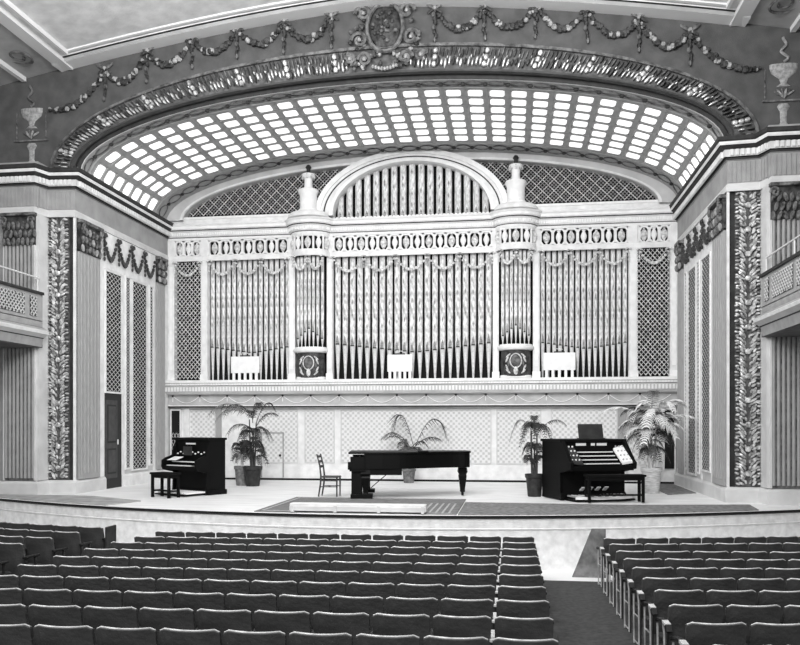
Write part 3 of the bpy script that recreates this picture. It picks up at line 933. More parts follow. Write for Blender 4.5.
# lidded urns on top of the towers
for cxx, nm in ((-3.17, 'left'), (3.17, 'right')):
    t = thing('tower_urn', 'white lidded urn on a drum above the %s organ tower' % nm, 'urn', (cxx, 24.08, 8.12)); t.scale = (1.06, 1.06, 1.14)
    b = mb(M_cream)
    b.lathe([(.62, 0), (.60, .08), (.52, .14), (.42, .17), (.0, .18)], (0, 0, 0), 20, M_cream, 1, .72); b.build('plinth', parent=t, smooth=True)
    b = mb(M_white)
    b.lathe([(.30, .16), (.29, .22), (.25, .26), (.255, .62), (.28, .66), (.31, .72), (.29, .76), (.16, .80), (.0, .80)], (0,0,0), 18, M_white); b.build('drum', parent=t, smooth=True)
    b = mb(M_white)
    b.lathe([(.14, .80), (.12, .86), (.12, 1.06), (.20, 1.14), (.19, 1.19), (.10, 1.22), (.0, 1.22)], (0,0,0), 14, M_white)
    for k in range(8):
        a = 2*PI*k/8; b.blob((.17*cos(a), .17*sin(a), 1.12), (.04, .04, .07), M_ornlt)
    b.build('urn_body', parent=t, smooth=True)
    b = mb(M_dark); b.lathe([(.04, 1.22), (.06, 1.28), (.05, 1.33), (.09, 1.38), (.05, 1.44), (.0, 1.46)], (0,0,0), 10, M_dark2); b.build('finial', parent=t, smooth=True)

# ==================================================================== ORGAN PIPES
def organ_pipe(x, y, z0, zm, z1, r, label, group):
    t = thing('organ_pipe', label, 'organ pipe', (x, y, z0), 0, group)
    b = mb(M_pipe); h0 = zm-z0; h1 = z1-z0
    b.lathe([(r*.98, h0+.02), (r, h0+.06), (r, h1), (0, h1)], (0,0,0), 12, M_pipe)
    if h1 - h0 > 1.5:
        for q in range(3):
            z = h0 + (h1-h0)*(.3+.25*q) + random.uniform(-.2, .2)
            b.prism([(0, -.09), (r*.25, 0), (0, .09), (-r*.25, 0)], 0, .01, M_stencil, Matrix.Translation((0, -r-.001, z)) @ Matrix.Rotation(R(90), 4, 'X'))
    b.build('pipe_body', parent=t, smooth=True)
    b = mb(M_pipe2); b.lathe([(r*.28, 0), (r*.34, .06), (r*.95, h0), (r*.98, h0+.02)], (0,0,0), 12, M_pipe2); b.build('pipe_foot', parent=t, smooth=True)
    b = mb(M_dark2)
    b.prism([(-r*.55, 0), (r*.55, 0), (r*.35, .16), (0, .26), (-r*.35, .16)], 0, .012, M_stencil, Matrix.Translation((0, -r-.004, h0+.03)) @ Matrix.Rotation(R(90), 4, 'X'))
    b.box(-r*.6, r*.6, -r-.012, -r*.6, h0-.005, h0+.03, M_dark2)
    b.build('pipe_mouth', parent=t)
def bay(x0, x1, n, z0, zms, z1, label, group, yy=24.60):
    p = (x1-x0)/n
    for k in range(n):
        x = x0 + p*(k+.5)
        organ_pipe(x, yy, z0, zms(k, n), z1, p*.385, 'pale organ pipe, %s from the left in the %s' % (od(k), label), group)
bay(-6.54, -3.89, 15, 3.16, lambda k, n: 4.02 + .20*abs((k-n/2)/(n/2)), 6.99, 'left bay of the organ', 'organ pipes in the left bay')
bay(-2.47, 2.47, 21, 3.16, lambda k, n: 3.98 + .28*abs((k-n/2)/(n/2)), 6.99, 'wide centre bay of the organ', 'organ pipes in the centre bay')
bay(3.89, 6.48, 15, 3.16, lambda k, n: 4.02 + .20*abs((k-n/2)/(n/2)), 6.99, 'right bay of the organ', 'organ pipes in the right bay')
for k in range(17):
    p = 4.8/17; x = -2.4 + p*(k+.5)
    top = 8.2 + 1.62*sqrt(max(0.03, 1-(x/2.5)**2))
    organ_pipe(x, 24.58, 8.06, 8.12, top, p*.36, 'pale organ pipe, %s from the left inside the top arch' % od(k), 'organ pipes in the top arch')
for cxx, nm in ((-3.17, 'left'), (3.17, 'right')):
    for k in range(7):
        x = cxx - .45 + .9*(k+.5)/7; y = YF + .08 - .40*.72*sqrt(max(0, 1-((x-cxx)/.47)**2))
        organ_pipe(x, y, 4.17, 4.72 - .1*abs(k-3), 6.97, .052, 'slender organ pipe, %s from the left in the %s round tower' % (od(k), nm), 'organ pipes in the %s tower' % nm)

# pale boards standing on the ledge before the pipes
for (x0, x1, nm) in ((-5.7, -4.78, 'left bay'), (-.72, .05, 'centre bay'), (3.98, 4.92, 'right bay')):
    w = x1-x0; t = thing('display_board', 'plain pale board on short feet before the pipes of the %s' % nm, 'board', ((x0+x1)/2, 24.2, 3.15))
    b = mb(M_white)
    b.bbox(-w/2, w/2, -.03, .03, .22, .74, .01, M_white); b.build('board_panel', parent=t)
    for k in range(5):
        x = -w/2 + w*(k+.5)/5; b = mb(M_white); b.box(x-.04, x+.04, -.025, .025, 0, .22, M_white); b.build('foot', parent=t)
    b = mb(M_dark2); b.box(-.16, .16, -.025, .025, .74, .78, M_dark2); b.tube([(-.12, 0, .78), (-.1, 0, .86), (.1, 0, .84)], .012, M_white, 5); b.build('top_clip', parent=t)

# ==================================================================== SPANDREL ORNAMENT
def garland(p, q, sag, label):
    t = thing('garland', label, 'garland', (p[0], 18.87, p[1]), 0, 'garlands over the proscenium arch')
    dx, dz = q[0]-p[0], q[1]-p[1]
    b = mb(M_orn)
    n = 20
    for i in range(n+1):
        u = i/n; z = dz*u - sag*4*u*(1-u); r = .05 + .045*sin(PI*u)
        for k in range(2):
            jx, jz = random.uniform(-.04, .04), random.uniform(-.04, .04)
            b.blob((dx*u+jx, -.03-random.random()*.03, z+jz), (r*.8, .05, r*.8), M_bead if random.random() < .22 else M_orn2)
    b.build('festoon', parent=t, smooth=True)
    b = mb(M_orn)
    for i in range(7): b.blob((random.uniform(-.03,.03), -.04, -.1-.1*i), (.06-.004*i, .045, .07), M_orn2 if i % 3 else M_orn)
    for sx in (-1, 1):
        b.blob((sx*.12, -.05, .12), (.13, .03, .05), M_orn, Matrix.Rotation(-sx*R(35), 3, 'Y'))
        b.blob((sx*.10, -.05, -.02), (.1, .03, .04), M_orn2, Matrix.Rotation(sx*R(35), 3, 'Y'))
    b.blob((0, -.06, .05), (.05, .05, .06), M_bead)
    b.build('bow_drop', parent=t, smooth=True)
nodes = [(8.5, 9.72), (7.05, 10.62), (5.93, 11.0), (4.76, 11.28), (3.61, 11.46), (2.42, 11.5), (1.25, 11.54)]
for s in (-1, 1):
    for k in range(6):
        p, q = nodes[k+1], nodes[k]
        garland((s*p[0], p[1]), (s*q[0], q[1]), .46 if k else .30, 'fruit garland on the dark spandrel, %s from the %s end' % (od(k), 'left' if s < 0 else 'right'))
# urn reliefs
for s, nm in ((-1, 'left'), (1, 'right')):
    t = thing('urn_relief', 'pale relief of an urn on a pedestal on the %s spandrel' % nm, 'relief', (s*9.07, 18.9, 8.3))
    b = mb(M_bead)
    b.lathe([(.03, .98), (.16, 1.0), (.06, 1.08), (.10, 1.18), (.26, 1.30), (.30, 1.42), (.30, 1.5), (.12, 1.52), (.0, 1.54)], (0,0,0), 14, M_bead, 1, .25); b.build('urn_bowl', parent=t, smooth=True)
    b = mb(M_bead)
    b.lathe([(.12, .12), (.07, .2), (.08, .45), (.14, .55), (.1, .62), (.0, .62)], (0,0,0), 12, M_bead, 1, .3)
    b.box(-.46, .46, -.05, 0, .66, .70, M_orn); b.build('pedestal', parent=t, smooth=True)
    for q in range(6):
        b = mb(M_orn); M = Matrix.Rotation(R(-60+q*24), 3, 'Y'); b.blob((sin(R(-60+q*24))*.14, -.03, .84), (.03, .03, .12), M_bead if q % 2 else M_orn, M)
        b.build('leaf', parent=t, smooth=True)
    pts = [(.1*sin(i*.9)*(1-i/16), -.04, 1.55+.045*i) for i in range(13)]
    b = mb(M_bead); b.tube(pts, .03, M_bead if s > 0 else M_orn, 5); b.build('flame', parent=t, smooth=True)
    for sx in (-1, 1):
        b = mb(M_orn); b.tube([(sx*.40, -.02, .74), (sx*.40, -.02, 1.42)], .012, M_orn, 4)
        for q in range(6): b.blob((sx*.40, -.02, .78+q*.12), (.022, .02, .035), M_orn)
        b.build('bead_string', parent=t, smooth=True)
# central cartouche
t = thing('cartouche', 'dark carved oval cartouche with scrolls at the crown of the arch', 'cartouche', (.07, 18.85, 11.2))
b = mb(M_orn2); b.lathe([(.0, .12), (.25, .10), (.38, .04), (.42, 0)], (0,0,0), 24, M_orn2)
M90 = Matrix.Rotation(R(90), 4, 'X')
b.v = [tuple((M90 @ Vector((x, y, z))) * 1) for x, y, z in b.v]
b.v = [(x, y, z*1.3) for x, y, z in b.v]
for q in range(40):
    a = random.uniform(0, 2*PI); rr = random.uniform(0, .3)
    b.blob((rr*cos(a), -.12, rr*1.3*sin(a)), (.05, .04, .05), random.choice([M_orn, M_orn2, M_orn2]))
b.build('oval_field', parent=t, smooth=True)
b = mb(M_orn); pts = [(.43*cos(2*PI*i/32), -.08, .58*sin(2*PI*i/32)) for i in range(33)]
b.tube(pts, .05, M_orn, 6); b.build('oval_rim', parent=t, smooth=True)
b = mb(M_orn)
for sx in (-1, 1):
    for (cx0, cz0, rr0, turns) in ((.50, -.75, .17, 1.5), (.62, -.28, .2, 1.3), (.52, .35, .2, 1.2), (.85, -.72, .12, 1.5)):
        pts = []
        for i in range(20):
            a = i/19*turns*2*PI; rr = rr0*(1-i/24)
            pts.append((sx*(cx0 + rr*cos(a)), -.08, cz0 + rr*sin(a)))
        b.tube(pts, .045, M_orn, 5)
        b.blob((sx*cx0, -.1, cz0), (.05, .05, .05), M_bead)
    for q in range(26):
        b.blob((sx*random.uniform(.1, .95), -.06, random.uniform(-.98, -.55)), (random.uniform(.04,.09), .05, .05), random.choice([M_orn2, M_orn2, M_orn, M_bead]), Matrix.Rotation(random.uniform(0,3), 3, 'Y'))
    for q in range(14):
        b.blob((sx*random.uniform(.48, .85), -.05, random.uniform(-.5, .5)), (random.uniform(.04,.08), .04, .05), random.choice([M_orn2, M_orn]), Matrix.Rotation(random.uniform(0,3), 3, 'Y'))
for q in range(9): b.blob(((q-4)*.07, -.12, -.95 - .06*cos((q-4)*.4)), (.04, .05, .05), M_bead)
b.build('scrollwork', parent=t, smooth=True)

# ==================================================================== BOX BALCONIES
for s, nm in ((-1, 'left'), (1, 'right')):
    t = thing('box_balcony', 'grey box balcony with lattice parapet on the %s side of the hall' % nm, 'balcony', (s*8.45, 18.38, 3.65))
    W = 1.95; L = 7.0                     # reaches back to the side wall, runs towards the hall
    def bx(b, x0, x1, y0, y1, z0, z1, m):
        xx = sorted((s*x0, s*x1)); b.box(xx[0], xx[1], y0, y1, z0, z1, m)
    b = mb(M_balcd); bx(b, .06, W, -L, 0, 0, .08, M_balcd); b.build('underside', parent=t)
    b = mb(M_balc)
    pp = [(s*.0, -L), (s*.0, -.0)]
    if s > 0: pp = pp[::-1]
    prof = [(-.1, 0), (-.02, .02), (.0, .10), (.02, .22), (.05, .24), (.16, .32), (.18, .38), (.12, .42), (.06, .48), (.0, .50), (-.02, .52), (-.02, .62), (.0, .64), (.0, .66)]
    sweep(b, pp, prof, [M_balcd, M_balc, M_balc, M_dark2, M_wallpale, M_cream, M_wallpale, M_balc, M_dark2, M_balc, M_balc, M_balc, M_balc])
    b.build('base_moulding', parent=t)
    b = mb(M_balc); bx(b, .0, .12, -L, 0, .5, 1.30, M_balc); bx(b, -.05, .2, -L, 0, 1.30, 1.36, M_dark2); b.build('parapet', parent=t)
    y = -.25
    k = 0
    while y > -L + 1.2:
        ln = .28 if k % 2 == 0 else 1.25
        b = mb(M_dark2); bx(b, -.012, 0, y-ln, y, .74, 1.22, M_dark2)
        def pl(u, v, up=None): return Vector((1,0,0)) if up else Vector((-s*.02, u, v))
        lattice_bars(b, lambda u, v: True, y-ln, y, .74, 1.22, .13, .022, .015, pl, M_wallpale, 1.0, .02)
        b.build('parapet_lattice', parent=t)
        y -= ln + .22; k += 1
    b = mb(M_brass); b.tube([(s*.08, -.02, 1.72), (s*.08, -L, 1.72)], .022, M_brass, 8)
    b.build('hand_rail', parent=t, smooth=True)
    for k in range(4):
        b = mb(M_brass); y = -.08 - k*1.75; b.tube([(s*.08, y, 1.34), (s*.08, y, 1.72)], .018, M_brass, 8); b.build('rail_post', parent=t)

# ==================================================================== RUGS AND LOW PLATFORM
def rug(name, pts, m, label, z=.012, th=.02):
    b = mb(m); b.prism(pts, z-.012, z+th-.012, m); return tag(b.build(name), label, 'rug')
t = thing('rug', 'grey woven rug spread under the grand piano and the wooden chair', 'rug', (0, 17, .001))
b = mb(M_rugA); b.prism([(-2.05, -1.55+.0), (2.0, -1.55), (2.0, 1.65), (-2.05, 1.65)], 0, .018, M_rugA); b.build('rug_field', parent=t)
b = mb(M_rugB)
for k in range(5): b.box(1.30+k*.0 + k*.13, 1.34 + k*.13, -1.5, .5, .018, .022, M_rugB)
for (a0,a1,c0,c1) in ((-1.95, -1.9, -1.45, 1.55), (-1.95, 1.9, 1.5, 1.55), (-1.95, 1.9, -1.45, -1.4)): b.box(a0, a1, c0, c1, .018, .022, M_rugB)
b.build('rug_border', parent=t)
xs_ = [2.03 + i*.4 for i in range(16)]
poly = [(x, lipY(x)+.12) for x in xs_] + [(8.15, 18.2), (5.5, 17.75), (2.03, 17.9)]
rug('rug', poly, M_carpet, 'long dark grey carpet strip along the stage edge at right, before the console')
xs_ = [-9.6 + i*.4 for i in range(11)]
poly = [(x, lipY(x)+.1) for x in xs_] + [(-5.3, 17.2), (-7.0, 18.2), (-8.0, 18.3), (-9.6, 18.3)]
rug('rug', poly, mat('left_carpet', 165, .95, .12, 3.0), 'pale grey carpet on the stage edge at far left below the fluted pilaster')
rug('rug', [(6.9, 20.6), (7.7, 21.2), (7.72, 24.3), (6.9, 24.3)], M_carpet, 'dark painted shadow patch on the floor behind the pale palm tub')  # thin dark sheet painting a shadow patch on the floor
t = thing('footlight_trough', 'low pale wooden trough lying along the stage edge before the piano', 'trough', (.05, 15.42, .019))
b = mb(M_cream)
b.bbox(-1.36, 1.36, .0, .22, .02, .17, .012, M_cream); b.box(-1.36, 1.36, -.02, .0, .03, .11, M_wallpale); b.build('trough_board', parent=t)
for k in range(4):
    x = -1.3 + k*.866; b = mb(M_wallpale); b.box(x-.03, x+.03, -.035, .05, 0, .13, M_wallpale); b.build('bracket', parent=t)

# ==================================================================== GRAND PIANO
# local frame: keyboard at -X, tail at +X, straight side +Y, curved side towards -Y
pn = thing('grand_piano', 'black concert grand piano, lid closed, keyboard facing left at centre stage', 'piano', (-.66, 18.25, .02), R(9))
def outline(o=0.0):
    pts = [(-.02-o, 1.50+o), (-.02-o, 0.0-o), (.75, -o), (1.0, .02-o)]
    for i in range(1, 13):
        u = i/12; x = 1.0 + 1.72*u; y = .02 - o + .58*(3*u*u - 2*u*u*u)
        pts.append((x, y))
    for i in range(1, 9):
        a = -PI/2 + PI/2*i/8
        pts.append((2.72 + (.14+o)*cos(a), .76 + (.14+o)*sin(a)))
    pts += [(2.86+o, 1.3), (2.80+o, 1.45+o)]
    return pts
b = mb(M_black)
b.prism([(x, y) for x, y in outline() if x > .30] + [(.32, 1.5), (.32, 0)], .70, 1.04, M_black); b.build('case', parent=pn)
b = mb(M_black); b.prism(outline(.025), 1.045, 1.085, M_black); b.build('lid', parent=pn)
b = mb(M_black); b.box(.0, .36, 0, .06, .68, .98, M_black); b.box(0, .36, 1.44, 1.5, .68, .98, M_black); b.box(-.02, .36, .0, 1.5, .64, .70, M_black)
b.prism([(-.06, 0), (.0, 0), (.0, .06), (-.06, .06)], .68, .86, M_black); b.box(-.05, .02, 0, 1.5, .68, .745, M_black)
b.build('key_bed', parent=pn)
b = mb(M_key); b.box(.0, .16, .08, 1.42, .745, .765, M_key)
for k in range(36):
    y = .1 + k*.0365
    if k % 7 not in (2, 6): b.box(.06, .16, y, y+.015, .765, .78, M_black)
b.build('keyboard', parent=pn)
b = mb(M_black); b.box(.16, .19, .06, 1.44, .75, .95, M_black); b.build('fallboard', parent=pn)
def pleg(x, y, h=.68, blocky=False):
    b = mb(M_black)
    rings = [(.10, h), (.115, h-.1), (.085, h-.16), (.095, h-.2), (.055, .14), (.06, .1), (.035, .07)]
    vs = []
    for r_, z in rings:
        for a, c in ((-1,-1),(1,-1),(1,1),(-1,1)): vs.append((x+a*r_, y+c*r_, z))
    fs = [(3,2,1,0)] + [(4*i+k, 4*i+(k+1)%4, 4*i+4+(k+1)%4, 4*i+4+k) for i in range(len(rings)-1) for k in range(4)] + [tuple(range(4*len(rings)-4, 4*len(rings)))]
    b.add(vs, fs, M_black)
    b.lathe([(.0, 0), (.03, .0), (.035, .035), (.03, .07), (0, .07)], (x, y, 0), 10, M_black)
    b.build('leg', parent=pn)
pleg(.35, .14); pleg(.35, 1.36); pleg(2.70, .95)
b = mb(M_black)     # lower block by the keyboard, as in the photograph
b.bbox(.02, .27, .08, .40, .08, .66, .01, M_black); b.bbox(.0, .52, .05, .45, .0, .10, .01, M_black); b.build('leg_block', parent=pn)
b = mb(M_black)     # pedal lyre
for y in (.62, .86): b.bar((.42, y, .68), (.42, y, .16), .04, .05, M_black)
b.box(.34, .56, .55, .93, .10, .18, M_black); b.bar((.46, .74, .2), (1.0, .74, .66), .02, .02, M_black)
b.build('pedal_lyre', parent=pn)
for k in range(3):
    b = mb(M_brass); b.bbox(.2, .36, .63+.09*k, .67+.09*k, .09, .11, .004, M_brass); b.build('pedal', parent=pn)
b = mb(M_black); b.prism([(.15, .72), (.42, .68), (.65, .68), (.95, .64), (1.0, .70), (.15, .70)][:0] or [(.3, .05), (1.2, .05), (1.0, .35), (.3, .35)], .55, .70, M_black); b.build('underframe', parent=pn)
b = mb(M_frond); b.bbox(.9, 1.14, .3, .5, 1.09, 1.12, .005, M_dark); tag(b.build('music_book', loc=(0,0,0)), 'x', 'book')
bk = COL.objects['music_book']; bk.location = pn.location + Vector((.62, .12, .0)); bk['label'] = 'thin dark book lying on the closed lid of the grand piano'; bk['category'] = 'book'
bk.location.z = .016 

# ==================================================================== WOODEN CHAIR
ch = thing('side_chair', 'plain wooden side chair turned towards the piano keyboard', 'chair', (-1.30, 18.92, .02), R(0))
b = mb(M_chair); b.bbox(-.20, .24, -.21, .21, .455, .49, .01, M_chair); b.build('seat', parent=ch)
for sy in (-1, 1):
    b = mb(M_chair); b.tube([(-.24, sy*.18, 0), (-.19, sy*.18, .3), (-.18, sy*.18, .5), (-.21, sy*.18, .75), (-.28, sy*.18, 1.02)], [.02, .024, .024, .02, .018], M_chair, 6); b.build('leg', parent=ch, smooth=True)
    b = mb(M_chair); b.tube([(.21, sy*.18, 0), (.21, sy*.18, .46)], [.018, .024], M_chair, 6); b.build('leg', parent=ch, smooth=True)
b = mb(M_chair)
for z, x in ((.96, -.262), (.84, -.235), (.72, -.205)): b.bar((x, -.18, z), (x, .18, z), .06, .015, M_chair, up=Vector((1,0,0)))
b.build('backrest', parent=ch)
b = mb(M_chair)
for sy in (-1, 1): b.tube([(-.2, sy*.18, .24), (.21, sy*.18, .24)], .011, M_chair, 5); b.tube([(-.2, sy*.18, .38), (.21, sy*.18, .38)], .011, M_chair, 5)
b.tube([(.0, -.18, .24), (.0, .18, .24)], .011, M_chair, 5)
b.build('stretcher', parent=ch, smooth=True)

# ==================================================================== BENCHES
def bench(label, loc, rz, w, d, h, m):
    t = thing('organ_bench', label, 'bench', loc, rz)
    b = mb(m); b.bbox(-w/2, w/2, -d/2, d/2, h-.05, h, .008, m); b.box(-w/2+.03, w/2-.03, -d/2+.03, d/2-.03, h-.13, h-.05, m); b.build('bench_top', parent=t)
    for sx in (-1, 1):
        for sy in (-1, 1):
            x, y = sx*(w/2-.06), sy*(d/2-.05)
            b = mb(m); b.bbox(x-.03, x+.03, y-.03, y+.03, 0, h-.05, .004, m); b.build('leg', parent=t)
    b = mb(m)
    for sx in (-1, 1): b.box(sx*(w/2-.06)-.015, sx*(w/2-.06)+.015, -d/2+.05, d/2-.05, .14, .18, m)
    b.box(-w/2+.06, w/2-.06, -.015, .015, .14, .18, m)
    b.build('stretcher', parent=t)
bench('small black bench drawn up to the left organ console', (-5.20, 18.28, 0), R(-27), .72, .38, .60, M_black2)
bench('long black bench standing before the pedals of the right organ console', (5.32, 18.30, .02), R(10), 1.32, .36, .62, M_black2)

# ==================================================================== LEFT CONSOLE (upright)
# local: front faces -Y, width along X
cn = thing('organ_console', 'tall black upright organ console at the left of the stage', 'organ console', (-4.97, 19.15, 0), R(-27))
W = 1.30
b = mb(M_black2)
b.bbox(-W/2, W/2, .10, .62, .0, 1.38, .01, M_black2)
b.bbox(-W/2-.03, W/2+.03, .02, .65, 1.36, 1.42, .01, M_black2)
b.bbox(-W/2-.03, W/2+.03, .02, .65, .0, .12, .01, M_black2)
b.build('cabinet', parent=cn)
for sx in (-1, 1):
    b = mb(M_black2)
    pl_ = [(.12, .0), (-.0, .0), (.02, .55), (-.30, .62), (-.34, .70), (-.33, .86), (-.22, .92), (-.02, .98), (.04, 1.2), (.12, 1.36)]
    Mx = Matrix(((0,0,1,0),(1,0,0,0),(0,1,0,0),(0,0,0,1)))
    x0 = sx*(W/2-.03)
    b.prism(pl_, x0-.03, x0+.03, M_black2, Mx); b.build('side_cheek', parent=cn)
b = mb(M_black2); b.box(-W/2+.05, W/2-.05, -.30, .12, .62, .72, M_black2); b.build('key_desk', parent=cn)
for k in range(2):
    b = mb(M_key); y0 = -.28 + k*.16; z0 = .72 + k*.09
    b.box(-W/2+.14, W/2-.30, y0, y0+.15, z0, z0+.02, M_key)
    b.box(-W/2+.14, W/2-.3, y0+.02, y0+.13, z0-.06, z0, M_black2)
    man = b.build('manual', parent=cn); b = mb(M_black)
    for q in range(22):
        x = -W/2+.17 + q*.046
        if q % 7 not in (2, 6): b.box(x, x+.018, y0+.07, y0+.15, z0+.02, z0+.03, M_black)
    b.build('black_keys', parent=man)
b = mb(M_cream)
b.bbox(-.20, .12, -.02, .0, .98, 1.2, .004, M_dark2)
b.build('music_rack', parent=cn)
for (x0, x1, nm) in ((-.55, -.20, 'open'), ):
    pass
for q in range(11):
    b = mb(M_key); x = -W/2+.18 + q*.11; b.blob((x, .06 - .02, 1.02 + .04*(q % 2)), (.02, .03, .02), M_key); b.build('stop_knob', parent=cn, smooth=True)
b = mb(M_key); b.box(-.22, .14, .085, .095, 1.25, 1.29, M_key); b.build('stop_plate', parent=cn)
b = mb(M_black2); b.box(-W/2+.1, W/2-.1, -.62, .12, .02, .05, M_black2); b.build('pedal_frame', parent=cn)
for q in range(12):
    b = mb(M_key); x = -W/2+.18 + q*.093; b.bbox(x, x+.045, -.58, .08, .06, .10, .004, M_key); b.build('pedal', parent=cn)
sh = mb(M_key); M = Matrix.Rotation(R(18), 4, 'X')
sh.bbox(-.17, .17, -.13, .13, 0, .006, .001, M_key, M)
o = sh.build('sheet_music'); tag(o, 'white sheet of music lying over the keys of the left organ console', 'sheet music')
Mc = Matrix.Translation(cn.location) @ Matrix.Rotation(R(-27), 4, 'Z')
o.matrix_world = Mc @ Matrix.Translation((-.28, -.20, .90))

# ==================================================================== RIGHT CONSOLE (four manual)
cn = thing('organ_console', 'large black organ console with four keyboards and tall music desk, right of stage', 'organ console', (4.92, 19.05, .02), R(24))
W = 1.66
b = mb(M_black2)
b.bbox(-W/2, W/2, .0, .95, .0, 1.34, .01, M_black2); b.bbox(-W/2-.03, W/2+.03, -.06, .98, 1.33, 1.39, .01, M_black2)
b.build('cabinet', parent=cn)
for sx in (-1, 1):
    b = mb(M_black2)
    pl_ = [(.05, .0), (-.06, .0), (-.06, .12), (.0, .16), (.0, .62), (-.50, .72), (-.52, .86), (-.46, .9), (-.05, 1.38), (.05, 1.38)]
    Mx = Matrix(((0,0,1,0),(1,0,0,0),(0,1,0,0),(0,0,0,1)))
    x0 = sx*(W/2-.03); b.prism(pl_, x0-.04, x0+.04, M_black2, Mx); b.build('side_cheek', parent=cn)
b = mb(M_black2); b.box(-W/2+.05, W/2-.05, -.48, .02, .68, .80, M_black2); b.build('key_desk', parent=cn)
for k in range(4):
    b = mb(M_key); y0 = -.46 + k*.105; z0 = .83 + k*.085
    b.box(-.44, .44, y0, y0+.10, z0, z0+.02, M_key); b.box(-.46, .46, y0+.03, y0+.12, z0-.07, z0-.001, M_black2)
    man = b.build('manual', parent=cn); b = mb(M_black)
    for q in range(28):
        x = -.42 + q*.03
        if q % 7 not in (2, 6): b.box(x, x+.013, y0+.05, y0+.10, z0+.02, z0+.03, M_black)
    b.build('black_keys', parent=man)
for sx in (-1, 1):           # slanted stop jambs
    b = mb(M_key if sx > 0 else M_black2)
    mm = M_key if sx > 0 else M_dark2
    p0, p1 = sx*.50, sx*.80
    vs = [(p0, -.46, .86), (p1, -.46, .90), (p1, -.02, 1.26), (p0, -.06, 1.18)]
    vs += [(x, y, z-.05) for x, y, z in vs]
    b.add(vs, [(0,1,2,3),(7,6,5,4),(0,4,5,1),(1,5,6,2),(2,6,7,3),(3,7,4,0)], mm)
    jamb = b.build('stop_jamb', parent=cn)
    for q in range(12):
        u, v = (q % 3)/2, (q//3)/3
        x = p0 + (p1-p0)*(.2+.6*u); y = -.40 + .34*v; z = .91 + .29*v + .02
        b = mb(M_key); b.blob((x, y, z), (.024, .022, .024), M_key if sx < 0 else M_rugB); b.build('stop_knob', parent=jamb, smooth=True)
b = mb(M_key); b.box(-.44, -.18, -.01, .0, 1.24, 1.30, M_key); b.box(.1, .36, -.01, .0, 1.24, 1.30, M_key); b.box(-.05, .05, -.01, 0, 1.24, 1.3, M_key)
b.build('stop_plate', parent=cn)
b = mb(M_dark2)
Mr = Matrix.Translation((.02, .10, 1.39)) @ Matrix.Rotation(R(-12), 4, 'X')
b.bbox(-.32, .32, -.015, .015, 0, .36, .006, M_dark2, Mr); b.box(-.34, .34, .02, .12, 1.39, 1.42, M_dark2); b.build('music_desk', parent=cn)
b = mb(M_wallpale)
n = 20; vs = []
for i in range(n+1):
    x = -.72 + 1.5*i/n; y = -.55 - .18*cos(PI*(i/n-.5)); vs += [(x, y, .05), (x, y, .11), (x, y+.04, .11), (x, y+.04, .05)]
fs = []
for i in range(n):
    for k in range(4): fs.append((4*i+k, 4*i+(k+1)%4, 4*i+4+(k+1)%4, 4*i+4+k))
b.add(vs, fs, M_cream); b.box(-.72, .78, -.55, .1, .0, .04, M_black2); b.build('pedal_frame', parent=cn)
for q in range(16):
    b = mb(M_key); x = -.66 + q*.092; b.bbox(x, x+.04, -.52, .0, .07, .11, .004, M_key if q % 2 else M_wallmid); b.build('pedal', parent=cn)
for q in range(4):
    b = mb(M_key); x = -.3 + q*.2; M = Matrix.Translation((x, -.04, .22)) @ Matrix.Rotation(R(-35), 4, 'X'); b.bbox(-.05, .05, -.1, .1, 0, .02, .004, M_key, M); b.build('swell_shoe', parent=cn)

# ==================================================================== PALMS
def frond(b, base, az, length, rise, droop, m, leaf=.28, n=26, curl=1.0, wid=.011):
    n = 18 if m is M_frondp else 20
    if m is M_frondp: wid = .019
    d = Vector((cos(az), sin(az), 0)); pts = []
    for i in range(n+1):
        u = i/n
        pts.append(Vector(base) + d*(length*u) + Vector((0, 0, rise*u*2*(1-.5*u) - droop*u*u*u*curl)))
    b.tube(pts, [.012*(1-.7*i/n) for i in range(n+1)], m, 4)
    side = Vector((0,0,1)).cross(d)
    for i in range(3, n+1):
        u = i/n; L = leaf*(1-abs(u-.5)*1.1)*random.uniform(.8, 1.25)
        tg = (pts[i]-pts[i-1]).normalized()
        for sg in (-1, 1):
            dr = random.uniform(.05, .45) if m is M_frondp else random.uniform(.3, .7)
            tip = pts[i] + side*sg*L*.66 + tg*L*.5 + Vector((0,0,-L*dr))
            midp = pts[i] + side*sg*L*.38 + tg*L*.18 + Vector((0,0,.02-L*.12))
            w = tg*wid
            b.add([pts[i]-w, pts[i]+w, midp+w*1.1, midp-w*1.1, tip], [(0,1,2,3),(3,2,4)], m)
def palm(label, loc, pot_r, pot_h, m_pot, stems, m_stem, fronds, m_f, tub=False):
    t = thing('potted_palm', label, 'palm', loc)
    b = mb(m_pot)
    b.lathe([(0, 0), (pot_r*.74, 0), (pot_r*.78, .03), (pot_r*.97, pot_h*.82), (pot_r*1.08, pot_h*.84), (pot_r*1.1, pot_h), (pot_r*.95, pot_h), (pot_r*.92, pot_h*.88)], (0,0,0), 20, m_pot); b.build('pot', parent=t, smooth=True)
    b = mb(M_soil); b.lathe([(0, pot_h*.87), (pot_r*.93, pot_h*.88)], (0,0,0), 16, M_soil); b.build('soil', parent=t)
    for (x0, y0, x1, y1, h) in stems:
        b = mb(m_stem); b.tube([(x0, y0, pot_h*.85), ((x0+x1)/2*1.1, (y0+y1)/2, pot_h+(h-pot_h)*.5), (x1, y1, h)], [.032, .026, .018], m_stem, 6); b.build('stem', parent=t, smooth=True)
    b = mb(m_f)
    for f in fronds: frond(b, *f)
    b.build('foliage', parent=t, recalc=False)
    return t
random.seed(11)
